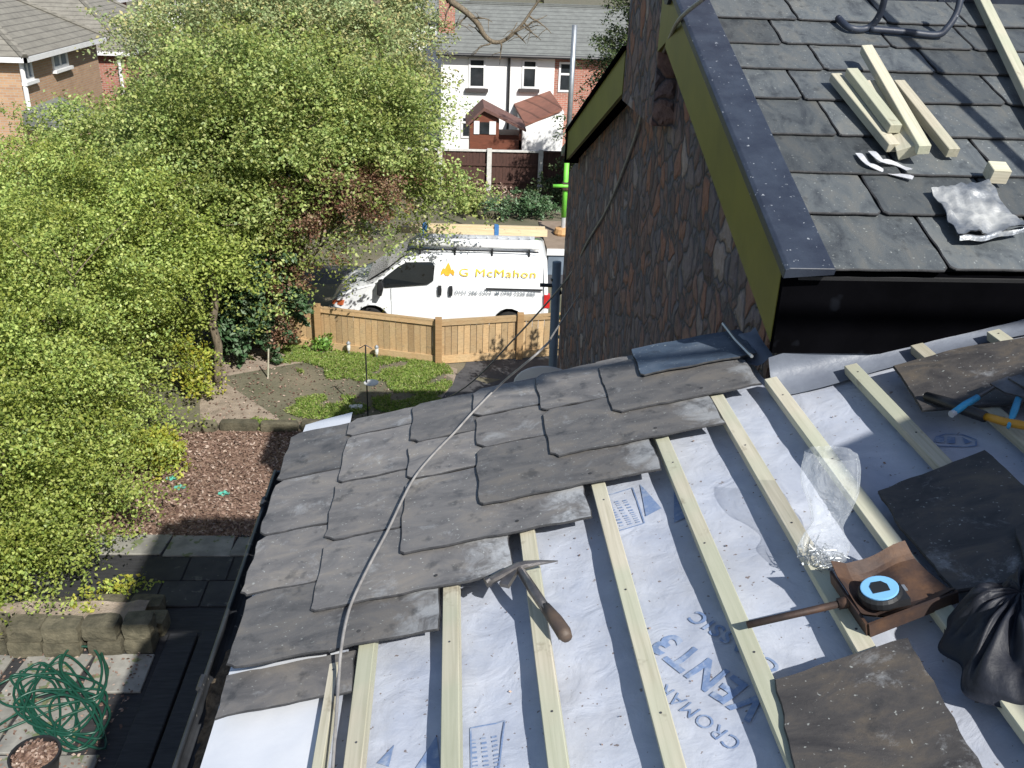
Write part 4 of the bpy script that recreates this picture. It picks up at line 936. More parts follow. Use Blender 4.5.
# ================================================================= GARDEN THINGS
# low closeboard fence in front of the van
def fz(x, y): return zg(x, y)
fence = [(-3.3, 16.75), (-2.45, 16.45), (-.2, 15.72), (1.3, 16.05), (2.9, 16.4)]
ft = empty('garden_fence', (0, 16, 0)); tag(ft, 'low pale timber fence with square posts in front of the white van', 'fence')
FH = .86
def wallrun(mb, a, b, z0, z1, th, off=0):
    a = Vector((*a, 0)); b = Vector((*b, 0)); d = (b-a).normalized(); nrm_ = Vector((-d.y, d.x, 0))
    za, zb = fz(a.x, a.y), fz(b.x, b.y); p = [a+nrm_*off, b+nrm_*off, b+nrm_*(off+th), a+nrm_*(off+th)]
    zz = [za, zb, zb, za]; vs = [Vector((v.x, v.y, z+z0)) for v, z in zip(p, zz)]+[Vector((v.x, v.y, z+z1)) for v, z in zip(p, zz)]
    mb.add(vs, [(0, 3, 2, 1), (4, 5, 6, 7), (0, 1, 5, 4), (1, 2, 6, 5), (2, 3, 7, 6), (3, 0, 4, 7)])
for i in range(4):
    a, b_ = fence[i], fence[i+1]; L = math.dist(a, b_); n = int(L/.115); r2 = random.Random(i)
    for j in range(n):
        t0 = (j+.04)/n; t1 = (j+.96)/n
        if i == 0 and j < n-3: pass
        mb = MB(); wallrun(mb, (a[0]+(b_[0]-a[0])*t0, a[1]+(b_[1]-a[1])*t0), (a[0]+(b_[0]-a[0])*t1, a[1]+(b_[1]-a[1])*t1), .10, FH-.03+r2.uniform(-.006, .006), .016)
        obj('board', mb, M_FENCE, ft, origin=((a[0]+b_[0])/2, (a[1]+b_[1])/2, 0))
    mb = MB(); wallrun(mb, a, b_, FH-.10, FH-.03, .03, -.034); obj('rail', mb, M_FENCE, ft)
    mb = MB(); wallrun(mb, a, b_, FH-.028, FH, .08, -.035); obj('capping_rail', mb, M_FENCE, ft)
    mb = MB(); wallrun(mb, a, b_, .02, .17, .03, -.034); obj('gravel_board', mb, M_FENCE, ft)
for (x, y) in fence[1:]:
    mb = MB(); z = fz(x, y); mb.bx((x-.06, y-.10, z), (x+.06, y+.02, z+FH+.04)); mb.prism([(x-.06, y-.10, z+FH+.04), (x+.06, y-.10, z+FH+.04), (x+.06, y+.02, z+FH+.04), (x-.06, y+.02, z+FH+.04)], (0, 0, .02)); obj('post', mb, M_FENCEP, ft, bevel=.006)
# solar lights / bird pole / small pots
for k, (x, y, l) in enumerate([(349, 352, 'leftmost small white garden light in front of the fence'), (361, 346, 'second small white garden light from the left, by the rose bush'), (377, 356, 'third small white garden light, nearest the camera'), (389, 350, 'rightmost small white garden light in front of the fence')]):
    p = G(x, y+4); g = empty('garden_light', p); tag(g, l, 'garden light', 'small white lights in the soil')
    mb = MB(); mb.tube([p, p+Vector((0, 0, .16))], .012, 6); obj('stake', mb, M_STEEL, g)
    mb = MB(); mb.lathe(p+Vector((0, 0, .12)), [(.025, 0), (.035, .06), (.03, .13)], 10); obj('lamp', mb, M_CERAM, g)
    mb = MB(); mb.lathe(p+Vector((0, 0, .25)), [(.045, 0), (.04, .02), (.01, .05)], 10); obj('cap', mb, M_STEEL, g)
p = G(368, 419); fd = empty('feeder_pole', p); tag(fd, 'thin black bird feeder pole with a white dish in the garden', 'bird feeder')
ztop = PY(368, 345, p.y).z; zd = PY(368, 384, p.y).z
mb = MB(); mb.tube([p, (p.x, p.y, ztop)], .011, 8); obj('pole', mb, M_BLKP, fd)
mb = MB(); mb.lathe((p.x+.07, p.y, zd), [(.02, 0), (.11, .012), (.12, .03), (.10, .03), (.02, .015)], 18); obj('dish', mb, M_CERAM, fd, smooth=True)
mb = MB(); mb.tube([(p.x-.10, p.y, ztop-.06), (p.x, p.y, ztop), (p.x+.10, p.y, ztop-.06)], .008, 6); obj('hook', mb, M_BLKP, fd)
# pale stake leaning in the soil
p = G(268, 378); mb = MB(); mb.tube([p, p+Vector((.05, 0, .55))], .014, 7); tag(obj('garden_stake', mb, M_BATTEN, origin=p), 'short pale wooden stake standing in the bare soil', 'stake')
p = G(356, 409); tag(rock((p.x, p.y, .035), (.22, .10, .06), 61, None, 'garden_pebble', .1, M_CERAM), 'flat pale stone lying in the grass by the feeder pole', 'stone')
# hose
hp = []; r2 = random.Random(21); hc_ = G(58, 700)
base = [(100, 655), (108, 672), (96, 700), (70, 692), (60, 660), (78, 642), (100, 650), (104, 690), (60, 704), (10, 706), (-6, 690), (20, 676), (60, 680), (95, 705), (70, 735), (30, 722), (14, 704), (40, 690), (92, 694), (110, 716), (85, 748), (60, 735), (50, 705), (75, 688), (100, 712), (95, 742), (64, 750), (56, 722), (90, 705), (60, 695), (20, 712), (-10, 735)]
for i, (x, y) in enumerate(base): q_ = G(x, y, .06+.05*((i*7) % 5)/5); hp.append(q_)
mb = MB(); hr = random.Random(4)
for i in range(34): hp.append(G(56+56*math.cos(i*1.9+hr.uniform(-.7, .7))*hr.uniform(.35, 1), 704+50*math.sin(i*1.9+hr.uniform(-.5, .5))*hr.uniform(.3, 1), .05+.05*hr.random()))
hp += [G(82, 690, .10), G(62, 672, .12), G(68, 650, .14), G(92, 648, .12), G(102, 668, .08), G(96, 700, .06)]
mb.tube(smooth_path(hp, 8), .0125, 7); tag(obj('garden_hose', mb, M_HOSE, smooth=True, origin=hc_), 'tangled green garden hose heaped on the patio flags', 'hose')
# second hose loop
mb = MB(); hq = [G(-20, 722, .05), G(30, 712, .06), (G(62, 640, .12)), G(92, 642, .1), G(98, 668, .1), G(60, 676, .08), G(54, 650, .1), G(75, 640, .2)]
# pot
pp = G(42, 785); pt = empty('plant_pot', pp); tag(pt, 'black plastic plant pot filled with dry soil at the bottom left', 'plant pot')
mb = MB(); mb.lathe(pp+Vector((0, 0, .04)), [(.14, 0), (.20, .30), (.215, .30), (.215, .34), (.195, .34), (.19, .27), (.12, .25)], 28); obj('pot', mb, M_POT, pt, smooth=False)
mb = MB(); mb.lathe(pp+Vector((0, 0, .04)), [(.19, .285), (.12, .30), (.04, .305)], 24); obj('soil', mb, M_CHIP, pt)
n = 260; a = rg.uniform(0, 6.28, n); r = .18*np.sqrt(rg.random(n)); C = np.stack([pp.x+r*np.cos(a), pp.y+r*np.sin(a), pp.z+.355+rg.random(n)*.02], 1)
leaf_mesh('leaf_mulch', C, rg.uniform(.02, .05, n), L_CHIP, pt, 9, 1.5)
# grey post and scaffold pole
p = G(553, 380); zt_ = PY(557, 262, p.y).z
bp = empty('downpipe', (1.0, 9.55, 0)); tag(bp, 'grey downpipe at the far corner of the stone clad wall', 'pipe')
a_ = PY(556, 372, 9.7); b_ = PY(557, 262, 9.7); mb = MB(); mb.tube([(a_.x, 9.7, 0), (b_.x, 9.7, b_.z)], .05, 10); obj('pipe', mb, M_GREYP, bp, smooth=True)
mb = MB(); c_ = PY(540, 285, 9.7); d_ = PY(566, 286, 9.7); mb.tube([c_, d_], .022, 8); mb.tube([PY(553, 278, 9.7), PY(560, 294, 9.7)], .03, 8); obj('bracket', mb, M_BLKP, bp)
# flat roofed garage at the end of the wall
gy = 22.0
ga = empty('garage', (4, gy, zg(0, gy))); tag(ga, 'flat roofed blue grey garage beyond the stone clad wall', 'garage')
gl_ = PY(547, 249, gy); zr = gl_.z
mb = MB(); mb.bx((gl_.x+.05, gy+.05, zg(0, gy)-.1), (gl_.x+5, gy+2.4, zr-.14)); obj('wall', mb, mat('blue_grey_render', (.16, .20, .25), None, 3, .8), ga)
mb = MB(); mb.bx((gl_.x, gy, zr-.16), (gl_.x+5.1, gy+.03, zr)); obj('fascia', mb, M_PVC, ga)
mb = MB(); mb.bx((gl_.x, gy+.031, zr-.06), (gl_.x+5.1, gy+2.6, zr+.004)); obj('roof', mb, mat('brown_felt', (.26, .20, .15), (.20, .15, .11), 4, .9), ga)
# scaffold pole
sy = gy+1.3; bs_ = PY(563, 228, sy); tp_ = PY(575, 25, sy); z0 = zr+.01
bx_ = bs_.x; sp_ = empty('scaffold_pole', (bx_, sy, z0)); tag(sp_, 'tall galvanised scaffold pole with a green painted foot beside the stone wall', 'scaffold pole')
g_ = PY(567, 158, sy).z
mb = MB(); mb.tube([(bx_, sy, g_), (bx_, sy, tp_.z)], .062, 12); obj('pole', mb, M_STEEL, sp_, smooth=True)
mb = MB(); mb.tube([(bx_, sy, z0+.45), (bx_, sy, g_)], .064, 12); mb.tube([PY(553, 186, sy-.1), PY(574, 186, sy-.1)], .045, 10); obj('green_section', mb, M_GREEN, sp_, smooth=True)
mb = MB(); mb.tube([(bx_, sy, z0), (bx_, sy, z0+.45)], .058, 10); obj('foot', mb, M_ALU, sp_)
mb = MB(); mb.lathe((bx_, sy, z0), [(.22, 0), (.24, .05), (.2, .16), (.1, .18)], 14); obj('base_plate', mb, M_ORNG, sp_)
mb = MB(); mb.box(PY(566, 186, sy-.02), (.2, .2, .2)); obj('coupler', mb, M_RUST, sp_, bevel=.02)

# ================================================================= VAN
vy = 18.15; vz = zg(0, vy)
VL = PY(331, 300, vy-.9).x; VR = PY(551, 300, vy-.9).x; K = (VR-VL)/4.78
van = empty('white_van', (0, 0, 0)); tag(van, 'white panel van with yellow lettering and a loaded roof rack behind the low fence', 'van')
prof = [(.10, .22), (.02, .34), (0, .50), (.03, .64), (.10, .74), (.22, .90), (.42, 1.02), (.70, 1.12), (.92, 1.18), (1.20, 1.42), (1.48, 1.65), (1.72, 1.80), (2.0, 1.87), (2.6, 1.91), (3.4, 1.92), (4.2, 1.90), (4.62, 1.86), (4.70, 1.78), (4.74, 1.2), (4.77, .7), (4.77, .34), (4.68, .22)]
def arch(cx, r=.40, n=9): return [(cx+r*math.cos(a), .30+r*math.sin(a)*1.02) for a in [math.pi*i/n for i in range(n+1)]]
side = prof+arch(3.95)+arch(.86)
# arcs start at +x side going over to -x side, outline keeps running right to left along the bottom
def wid(x, z):
    w = .93
    if x < 1.3: w -= .20*((1.3-x)/1.3)**2.2
    if z > 1.0: w -= .16*((z-1.0)/.92)**1.5
    return w
mb = MB(); n = len(side)
lay = [(-1.0, .0), (-.985, .02), (-.94, 0.0)]
def ring(s, shrink, wf):
    out = []
    for x, z in side:
        cx, cz = 2.4, .95; xx = x+(cx-x)*shrink; zz = z+(cz-z)*shrink; out.append(Vector((xx, s*(wid(xx, zz)-wf), zz)))
    return out
rings = [ring(-1, .035, 0), ring(-1, .012, .012), ring(-1, 0, .05)]
mid = []
for f in (-.75, -.4, 0, .4, .75):
    mid.append([Vector((x, f*(wid(x, z)-.05), z+(.02*(1-f*f) if z > 1.6 else 0)-0)) for x, z in side])
mid = [[Vector((p.x-(.10*(1-(f)**2) if p.x < 1.0 and p.z < 1.2 else 0), p.y, p.z)) for p in r] for r, f in zip(mid, (-.75, -.4, 0, .4, .75))]
rings = rings+mid+[ring(1, 0, .05), ring(1, .012, .012), ring(1, .035, 0)]
fs = []
for i in range(len(rings)-1):
    for j in range(n): fs.append((i*n+j, i*n+(j+1) % n, (i+1)*n+(j+1) % n, (i+1)*n+j))
fs += [list(range(n)), list(range((len(rings)-1)*n, len(rings)*n))[::-1]]
mb.add([p for r in rings for p in r], fs)
body = obj('body', mb, M_VAN, van, local=True)
for p in body.data.polygons: p.use_smooth = len(p.vertices) == 4
ysd = lambda x, z: -(wid(x, z))-.004
def sidepatch(name, pts, m, th=.006, off=0, par=None, both=True):
    mb = MB()
    for s in ((-1, 1) if both else (-1,)):
        P = [Vector((x, s*(wid(x, z)+off), z)) for x, z in pts]; mb.prism(P, (0, s*th, 0))
    return obj(name, mb, m, par or van, local=True)
def sidesplit(name, pts, m, th=.006, off=0):
    for s in (-1, 1):
        mb = MB(); mb.prism([Vector((x, s*(wid(x, z)+off), z)) for x, z in pts], (0, s*th, 0)); obj(name, mb, m, van, local=True)
sidesplit('side_window', [(1.20, 1.12), (1.06, 1.20), (1.18, 1.34), (1.48, 1.58), (1.66, 1.68), (2.20, 1.70), (2.27, 1.62), (2.24, 1.30), (2.12, 1.22)], M_VGL)
wfs = MB(); wfs.add([Vector((.80, -.68, 1.165)), Vector((.80, .68, 1.165)), Vector((1.66, .66, 1.80)), Vector((1.66, -.66, 1.80)), Vector((1.25, -.72, 1.475)), Vector((1.25, .72, 1.475))], [(0, 1, 5, 4), (4, 5, 2, 3)])
for i, v in enumerate(wfs.v): wfs.v[i] = (v[0]-.03, v[1], v[2]+.02)
obj('windscreen', wfs, M_VGL, van, local=True)
for x in (2.38, 2.62): sidepatch('door_handle', [(x-.035, .98), (x+.035, .98), (x+.045, 1.10), (x+.035, 1.20), (x-.035, 1.20), (x-.045, 1.10)], M_BLKP, .02)
sidepatch('sliding_rail', [(3.38, 1.14), (4.62, 1.14), (4.62, 1.175), (3.38, 1.175)], M_BLKP, .01)
sidepatch('door_seam', [(2.52, .40), (2.53, .40), (2.53, 1.78), (2.52, 1.78)], M_GREYP, .002, both=True)
sidepatch('door_seam', [(1.32, .40), (1.33, .40), (1.33, 1.12), (1.32, 1.12)], M_GREYP, .002)
mb = MB()
for s in (-1, 1): mb.prism([Vector((1.04, s*.96, 1.02)), Vector((1.14, s*.96, 1.00)), Vector((1.19, s*.96, 1.22)), Vector((1.16, s*.96, 1.34)), Vector((1.06, s*.96, 1.32))], (0, s*.2, 0))
obj('mirror', mb, M_BLKP, van, local=True, bevel=.015)
for s in (-1, 1):
    mb = MB(); mb.prism([Vector((.02, s*.52, .72)), Vector((.05, s*.70, .72)), Vector((.30, s*.80, .86)), Vector((.42, s*.78, 1.0)), Vector((.18, s*.55, .88))], (-.03, s*.03, .012)); hl = obj('headlight', mb, M_LENS, van, local=True)
    mb = MB(); mb.prism([Vector((.03, s*.66, .64)), Vector((.26, s*.80, .66)), Vector((.30, s*.80, .78)), Vector((.05, s*.68, .72))], (-.035, s*.035, 0)); obj('indicator', mb, M_AMB, van, local=True)
    mb = MB(); mb.bx((4.66, s*.80, .75), (4.79, s*.94, 1.05)); obj('tail_light', mb, M_RED, van, local=True)
sidepatch('bumper', [(-.01, .26), (.38, .26), (.42, .50), (.20, .58), (.03, .60)], M_GREYP, .02)
mb = MB(); mb.bx((-.10, -.70, .28), (.0, .70, .56)); obj('front_bumper', mb, M_GREYP, van, local=True, bevel=.03)
mb = MB(); mb.prism([Vector((.40, -.5, 1.05)), Vector((.52, -.5, 1.10)), Vector((.52, -.38, 1.10)), Vector((.40, -.38, 1.05))], (0, 0, .015)); obj('bonnet_scoop', mb, M_BLKP, van, local=True)
sidepatch('side_trim', [(1.35, .34), (3.45, .34), (3.45, .40), (1.35, .40)], M_GREYP, .012)
for x in (.86, 3.95):
    for s in (-1, 1):
        Ry = Matrix.Rotation(-s*math.pi/2, 4, 'X')
        w_ = bpy.data.objects.new('wheel', None); COL.objects.link(w_); w_.parent = van; w_.location = (x, s*.76, .31)
        mb = MB(); mb.lathe((0, 0, 0), [(.19, -.11), (.29, -.10), (.31, -.05), (.31, .05), (.29, .10), (.20, .11)], 28, M=Ry); obj('tyre', mb, M_TYRE, w_, local=True)
        mb = MB(); mb.lathe((0, 0, 0), [(.19, .112), (.16, .09), (.05, .115)], 20, M=Ry); obj('rim', mb, M_RIM, w_, local=True)
# lettering on both sides would mirror; only the side facing the garden is lettered
def van_text(txt, size, x, z, m, length, bold=0, name='lettering'):
    vs, fs = text_polys(txt, size, bold); x0 = min(v.x for v in vs); w = max(v.x for v in vs)-x0; k = length/w; mb = MB()
    mb.add([Vector((x+(v.x-x0)*k, -(wid(3, z+v.y))-.003, z+v.y)) for v in vs], fs); return obj(name, mb, m, van, local=True)
van_text('G McMahon', .23, 2.80, 1.42, M_YEL, 1.66, 0)
mb = MB(); f_ = [(2.40, 1.42), (2.47, 1.47), (2.50, 1.42), (2.58, 1.42), (2.61, 1.48), (2.68, 1.42), (2.70, 1.50), (2.66, 1.56), (2.63, 1.54), (2.60, 1.63), (2.56, 1.70), (2.52, 1.62), (2.49, 1.56), (2.45, 1.58), (2.41, 1.50)]
mb.prism([Vector((x, -(wid(3, z))-.004, z)) for x, z in f_], (0, .002, 0)); obj('flame_emblem', mb, mat('orange_print', (.9, .42, .03), None, 5, .5, 0), van, local=True)
van_text('0151 286 0253', .115, 2.72, 1.02, M_GREYP, .78, .0015); van_text('M 0798 5228 888', .115, 3.60, 1.02, M_GREYP, .86, .0015)
# roof rack
rk = MB()
for x in (1.95, 2.7, 3.5, 4.3): rk.bx((x-.02, -.80, 1.93), (x+.02, .80, 1.97)); rk.bx((x-.02, -.80, 1.86), (x+.02, -.77, 2.0)); rk.bx((x-.02, .77, 1.86), (x+.02, .80, 2.0))
rk.bx((1.75, -.82, 1.96), (4.5, -.79, 1.985)); rk.bx((1.75, .79, 1.96), (4.5, .82, 1.985))
rack = obj('roof_rack', rk, M_BLKP, van, local=True)
mb = MB(); mb.tube([(1.80, -.66, 2.06), (4.52, -.66, 2.06)], .075, 12); mb.tube([(1.80, -.48, 2.06), (4.52, -.48, 2.06)], .075, 12); obj('pipe_carrier', mb, M_PVC, rack, local=True, smooth=True)
mb = MB(); mb.bx((1.80, -.32, 1.975), (4.45, -.26, 2.05)); mb.bx((1.80, .10, 1.975), (4.45, .16, 2.05))
for i in range(11): mb.tube([(1.95+i*.24, -.28, 2.01), (1.95+i*.24, .12, 2.01)], .018, 6)
obj('ladder', mb, M_ALU, rack, local=True)
th_v = math.radians(-2.2)
van.matrix_world = Matrix.Translation((VL, vy+.07, vz)) @ Matrix.Rotation(th_v, 4, 'Z') @ Matrix.Scale(K, 4)
tmw = van.matrix_world
for k, (z_, y_, l) in enumerate([(2.02, .42, 'upper'), (2.02, .58, 'rear')]):
    pass
pk = MB(); pk.bx((1.35, .36, 1.985), (4.75, .48, 2.13)); o = obj('timber_plank', pk, M_PLANK, None, local=True, bevel=.004); o.matrix_world = tmw; tag(o, 'long pale timber plank strapped on the roof rack, nearer one', 'plank', 'planks on the van roof')
pk = MB(); pk.bx((1.45, .50, 1.985), (4.70, .62, 2.16)); o = obj('timber_plank', pk, M_PLANK, None, local=True, bevel=.004); o.matrix_world = tmw; tag(o, 'long pale timber plank strapped on the roof rack, farther one', 'plank', 'planks on the van roof')
for x in (1.98, 3.60):
    mb = MB(); mb.bx((x-.05, .345, 1.975), (x+.05, .64, 2.175)); o = obj('ratchet_strap', mb, M_STRAP, None, local=True); o.matrix_world = tmw; tag(o, 'blue strap round the roof planks near the '+('windscreen' if x < 2 else 'rear doors')+' of the van', 'strap', 'blue straps on the planks')

# ================================================================= BEYOND THE VAN
fy = 33.0
def fpx(x, y): return PY(x, y, fy)
bf = empty('boundary_fence', (fpx(500, 170).x, fy, zg(0, fy))); tag(bf, 'dark brown timber fence with white concrete posts behind the van', 'fence')
fl = fpx(430, 150); frr = fpx(600, 152); zb = zg(0, fy)-.05; ztp = fpx(500, 150).z; k = 0
xs = [fpx(x, 170).x for x in (392, 440, 489, 540, 592)]
for a, b_ in zip(xs, xs[1:]):
    n = 15
    mb = MB()
    for i in range(n): x0 = a+(b_-a)*i/n; mb.bx((x0+.002, fy+.012*(i % 2), zb+.05), (x0+(b_-a)/n-.002, fy+.03+.012*(i % 2), ztp-.02))
    mb.bx((a, fy+.045, zb), (b_, fy+.06, ztp-.02)); pan_ = obj('panel', mb, M_BROWNF, bf)
    mb = MB(); mb.bx((a, fy-.05, ztp-.06), (b_, fy+.06, ztp)); obj('top_rail', mb, M_CONC if a < xs[3] else M_BROWNF, bf)
    for z in (zb+.5, zb+1.1): mb = MB(); mb.bx((a, fy-.04, z), (b_, fy-.002, z+.08)); obj('rail', mb, M_BROWNF, bf)
for x in xs: mb = MB(); mb.bx((x-.08, fy-.12, zb), (x+.08, fy-.045, ztp+.06)); obj('post', mb, M_CONC, bf)
# timber playhouse
sy = 35.0; q_ = lambda x, y, Y_=sy: PY(x, y, Y_)
pl_ = empty('summerhouse', (q_(495, 140).x, sy, zg(0, sy))); tag(pl_, 'small red brown timber summerhouse with a pitched roof behind the fence', 'summerhouse')
a, b_ = q_(470, 118), q_(522, 130); ap = q_(484, 107); zb = zg(0, sy)
mb = MB(); f0 = sy
mb.prism([(a.x, f0, zb), (q_(499, 130).x, f0, zb), (q_(499, 130).x, f0, q_(499, 120).z), (ap.x, f0, ap.z-.1), (a.x, f0, q_(470, 122).z)], (0, 1.8, 0)); w_ = obj('wall', mb, M_SHED, pl_)
mb = MB(); mb.bx((q_(499, 130).x+.002, f0+.6, zb), (b_.x, f0+1.8, q_(510, 138).z)); mb.bx((q_(499, 130).x+.002, f0, zb), (b_.x, f0+.05, q_(510, 140).z)); mb.bx((b_.x-.1, f0, zb), (b_.x, f0+.1, q_(510, 128).z)); obj('porch', mb, M_SHED, pl_)
mb = MB(); e1 = q_(466, 124); e2 = q_(526, 129)
mb.prism([(e1.x, f0-.15, e1.z), (ap.x, f0-.15, ap.z), (e2.x, f0-.15, e2.z), (e2.x, f0-.15, e2.z-.09), (ap.x, f0-.15, ap.z-.12), (e1.x, f0-.15, e1.z-.1)], (0, 2.2, 0)); obj('roof', mb, mat('brown_shingle', (.17, .085, .07), (.11, .06, .05), 8, .9), pl_)
mb = MB(); c0, c1 = q_(480, 122), q_(489, 134); mb.bx((c0.x, f0-.03, c1.z), (c1.x, f0-.005, c0.z)); wn = obj('window', mb, M_GLASSD, w_)
for x0, x1 in ((474, 479.5), (489.5, 496)): mb = MB(); mb.bx((q_(x0, 122).x, f0-.035, q_(480, 134).z), (q_(x1, 122).x, f0-.003, q_(480, 121).z)); obj('shutter', mb, M_PVC, w_)
# white terrace house
hy = 40.0; H = lambda x, y: PY(x, y, hy)
wh = empty('white_house', (H(500, 100).x, hy, zg(0, hy))); tag(wh, 'white rendered terrace house with grey tiled roof and a red brick end', 'house')
zb = zg(0, hy)-.1; ze = H(500, 53).z; x0, x1, x2 = H(441, 100).x, H(553, 100).x, H(660, 100).x
mb = MB(); mb.bx((x0, hy, zb), (x1, hy+7, ze)); obj('white_wall', mb, M_WHITE, wh)
mb = MB(); mb.bx((x1+.002, hy+.03, zb), (x2, hy+7, ze)); obj('brick_wall', mb, M_RBRICK, wh)
rdg = PY(500, 4, hy+3.6).z
mb = MB(); rl = H(436, 52).x; mb.prism([(rl, hy-.25, ze-.02), (rl, hy+3.6, rdg), (rl, hy+7.4, ze-.02), (rl, hy+7.4, ze-.12), (rl, hy+3.6, rdg-.12), (rl, hy-.25, ze-.12)], (x2+.3-rl, 0, 0)); rf_ = obj('roof', mb, M_TILEG, wh)
mb = MB(); mb.bx((rl, hy+3.5, rdg-.02), (x2+.3, hy+3.7, rdg+.08)); obj('ridge', mb, M_TILEG, rf_)
c = PY(447, 24, hy+1.6); mb = MB(); mb.bx((c.x-.33, hy+1.2, ze+.3), (c.x+.33, hy+2.0, rdg+.9)); obj('chimney', mb, M_RBRICK, rf_)
mb = MB(); mb.tube([(rl, hy-.32, ze-.08), (x2, hy-.32, ze-.08)], .07, 8); obj('gutter', mb, M_BLKP, wh)
mb = MB(); xx = H(508.5, 90).x; mb.tube([(xx, hy-.08, ze-.1), (xx, hy-.08, zb)], .05, 8); obj('downpipe', mb, M_BLKP, wh)
def window(par, cx, cy, w, h, Y_, sill=True, fm=M_PVC, split=.72, back=.0, name='window'):
    a = PY(cx-w/2, cy, Y_); b_ = PY(cx+w/2, cy, Y_); t_ = PY(cx, cy-h/2, Y_).z; u_ = PY(cx, cy+h/2, Y_).z; mb = MB(); f = .08
    mb.bx((a.x, Y_-.04, u_), (a.x+f, Y_+.02, t_)); mb.bx((b_.x-f, Y_-.04, u_), (b_.x, Y_+.02, t_)); mb.bx((a.x+f, Y_-.04, t_-f), (b_.x-f, Y_+.02, t_)); mb.bx((a.x+f, Y_-.04, u_), (b_.x-f, Y_+.02, u_+f))
    zm = u_+(t_-u_)*split; mb.bx((a.x+f, Y_-.038, zm-.04), (b_.x-f, Y_+.02, zm+.04)); wi = obj(name, mb, fm, par)
    mb = MB(); mb.bx((a.x+f-.01, Y_-.015, u_+f-.01), (b_.x-f+.01, Y_-.008, t_-f+.01)); obj('pane', mb, M_GLASSD, wi)
    if sill: mb = MB(); mb.bx((a.x-.12, Y_-.16, u_-.14), (b_.x+.12, Y_, u_-.01)); obj('sill', mb, M_SILL, wi)
window(wh, 477, 73, 17, 30, hy); window(wh, 529.5, 74, 15, 29, hy); window(wh, 565, 77, 13, 30, hy+.03, False, split=.6); window(wh, 467, 127, 12, 22, hy, False)
# lean-to of the white house
ly = 36.6; LP = lambda x, y: PY(x, y, ly)
mb = MB(); a = LP(522, 150).x; b_ = LP(562, 150).x
mb.prism([(a, ly, zb), (b_, ly, zb), (b_, ly, LP(562, 112).z), (a, ly, LP(524, 127).z)], (0, hy-ly-.01, 0)); lw_ = obj('outhouse', mb, M_WHITE, wh)
mb = MB(); p_ = [LP(525, 127), LP(562, 111), PY(550, 93, hy-.02), PY(514, 106, hy-.02)]; mb.prism(p_, (0, 0, .10)); obj('outhouse_roof', mb, M_TILER, lw_)
# far white house piece behind
mb = MB(); hy2 = 47.0; a = PY(408, 50, hy2); b_ = PY(442, 20, hy2); mb.bx((a.x, hy2, zg(0, hy2)), (b_.x+1, hy2+6, PY(430, 20, hy2).z)); w2 = empty('distant_house', (a.x, hy2, zg(0, hy2))); tag(w2, 'distant white house with slate roof left of the terrace chimney', 'house')
obj('wall', mb, M_WHITE, w2); mb = MB(); z_ = PY(430, 20, hy2).z; mb.prism([(a.x-.3, hy2-.3, z_), (a.x-.3, hy2+3, z_+2.0), (a.x-.3, hy2+6.3, z_)], (b_.x-a.x+1.6, 0, 0)); obj('roof', mb, M_TILEG, w2)
window(w2, 432, 32, 10, 20, hy2, False)
# ------- left houses
def hip(par, x0, x1, y0, y1, z, h, ov=.28, m=M_TILEB, name='roof'):
    x0 -= ov; x1 += ov; y0 -= ov; y1 += ov; w = min(x1-x0, y1-y0)/2; mb = MB()
    if (y1-y0) > (x1-x0): r1 = ((x0+x1)/2, y0+w, z+h); r2_ = ((x0+x1)/2, y1-w, z+h); 
    else: r1 = (x0+w, (y0+y1)/2, z+h); r2_ = (x1-w, (y0+y1)/2, z+h)
    c = [(x0, y0, z), (x1, y0, z), (x1, y1, z), (x0, y1, z)]
    if (y1-y0) > (x1-x0): fs = [(0, 1, 4), (1, 2, 5, 4), (2, 3, 5), (3, 0, 4, 5), (0, 3, 2, 1)]
    else: fs = [(0, 1, 5, 4), (1, 2, 5), (2, 3, 4, 5), (3, 0, 4), (0, 3, 2, 1)]
    mb.add(c+[r1, r2_], fs); o = obj(name, mb, m, par)
    mb = MB()
    hips = [(c[0], r1), (c[1], r1 if (y1-y0) > (x1-x0) else r2_), (c[2], r2_), (c[3], r2_ if (y1-y0) > (x1-x0) else r1), (r1, r2_)]
    for a, b in hips: mb.tube([a, b], .11, 6)
    obj('hip_tiles', mb, m, o)
    mb = MB(); 
    for a, b in zip(c, c[1:]+c[:1]): mb.bx((min(a[0], b[0])-.04, min(a[1], b[1])-.04, z-.16), (max(a[0], b[0])+.04, max(a[1], b[1])+.04, z-.01))
    obj('white_gutter', mb, M_PVC, par); return o
ca = PY(19, 56, 30.0); za = ca.z
hA = empty('brick_house', (ca.x, 30, zg(0, 30))); tag(hA, 'orange brick house with white downpipe at the top left corner', 'house')
mb = MB(); mb.bx((ca.x-9, 30, zg(0, 30)-1), (ca.x, 36.5, za)); obj('wall', mb, M_BRICK, hA); hip(hA, ca.x-9, ca.x, 30, 36.5, za, 2.2)
mb = MB(); mb.tube([(ca.x+.05, 29.93, za-.1), (ca.x+.05, 29.93, zg(0, 30))], .07, 8); obj('downpipe', mb, M_PVC, hA)
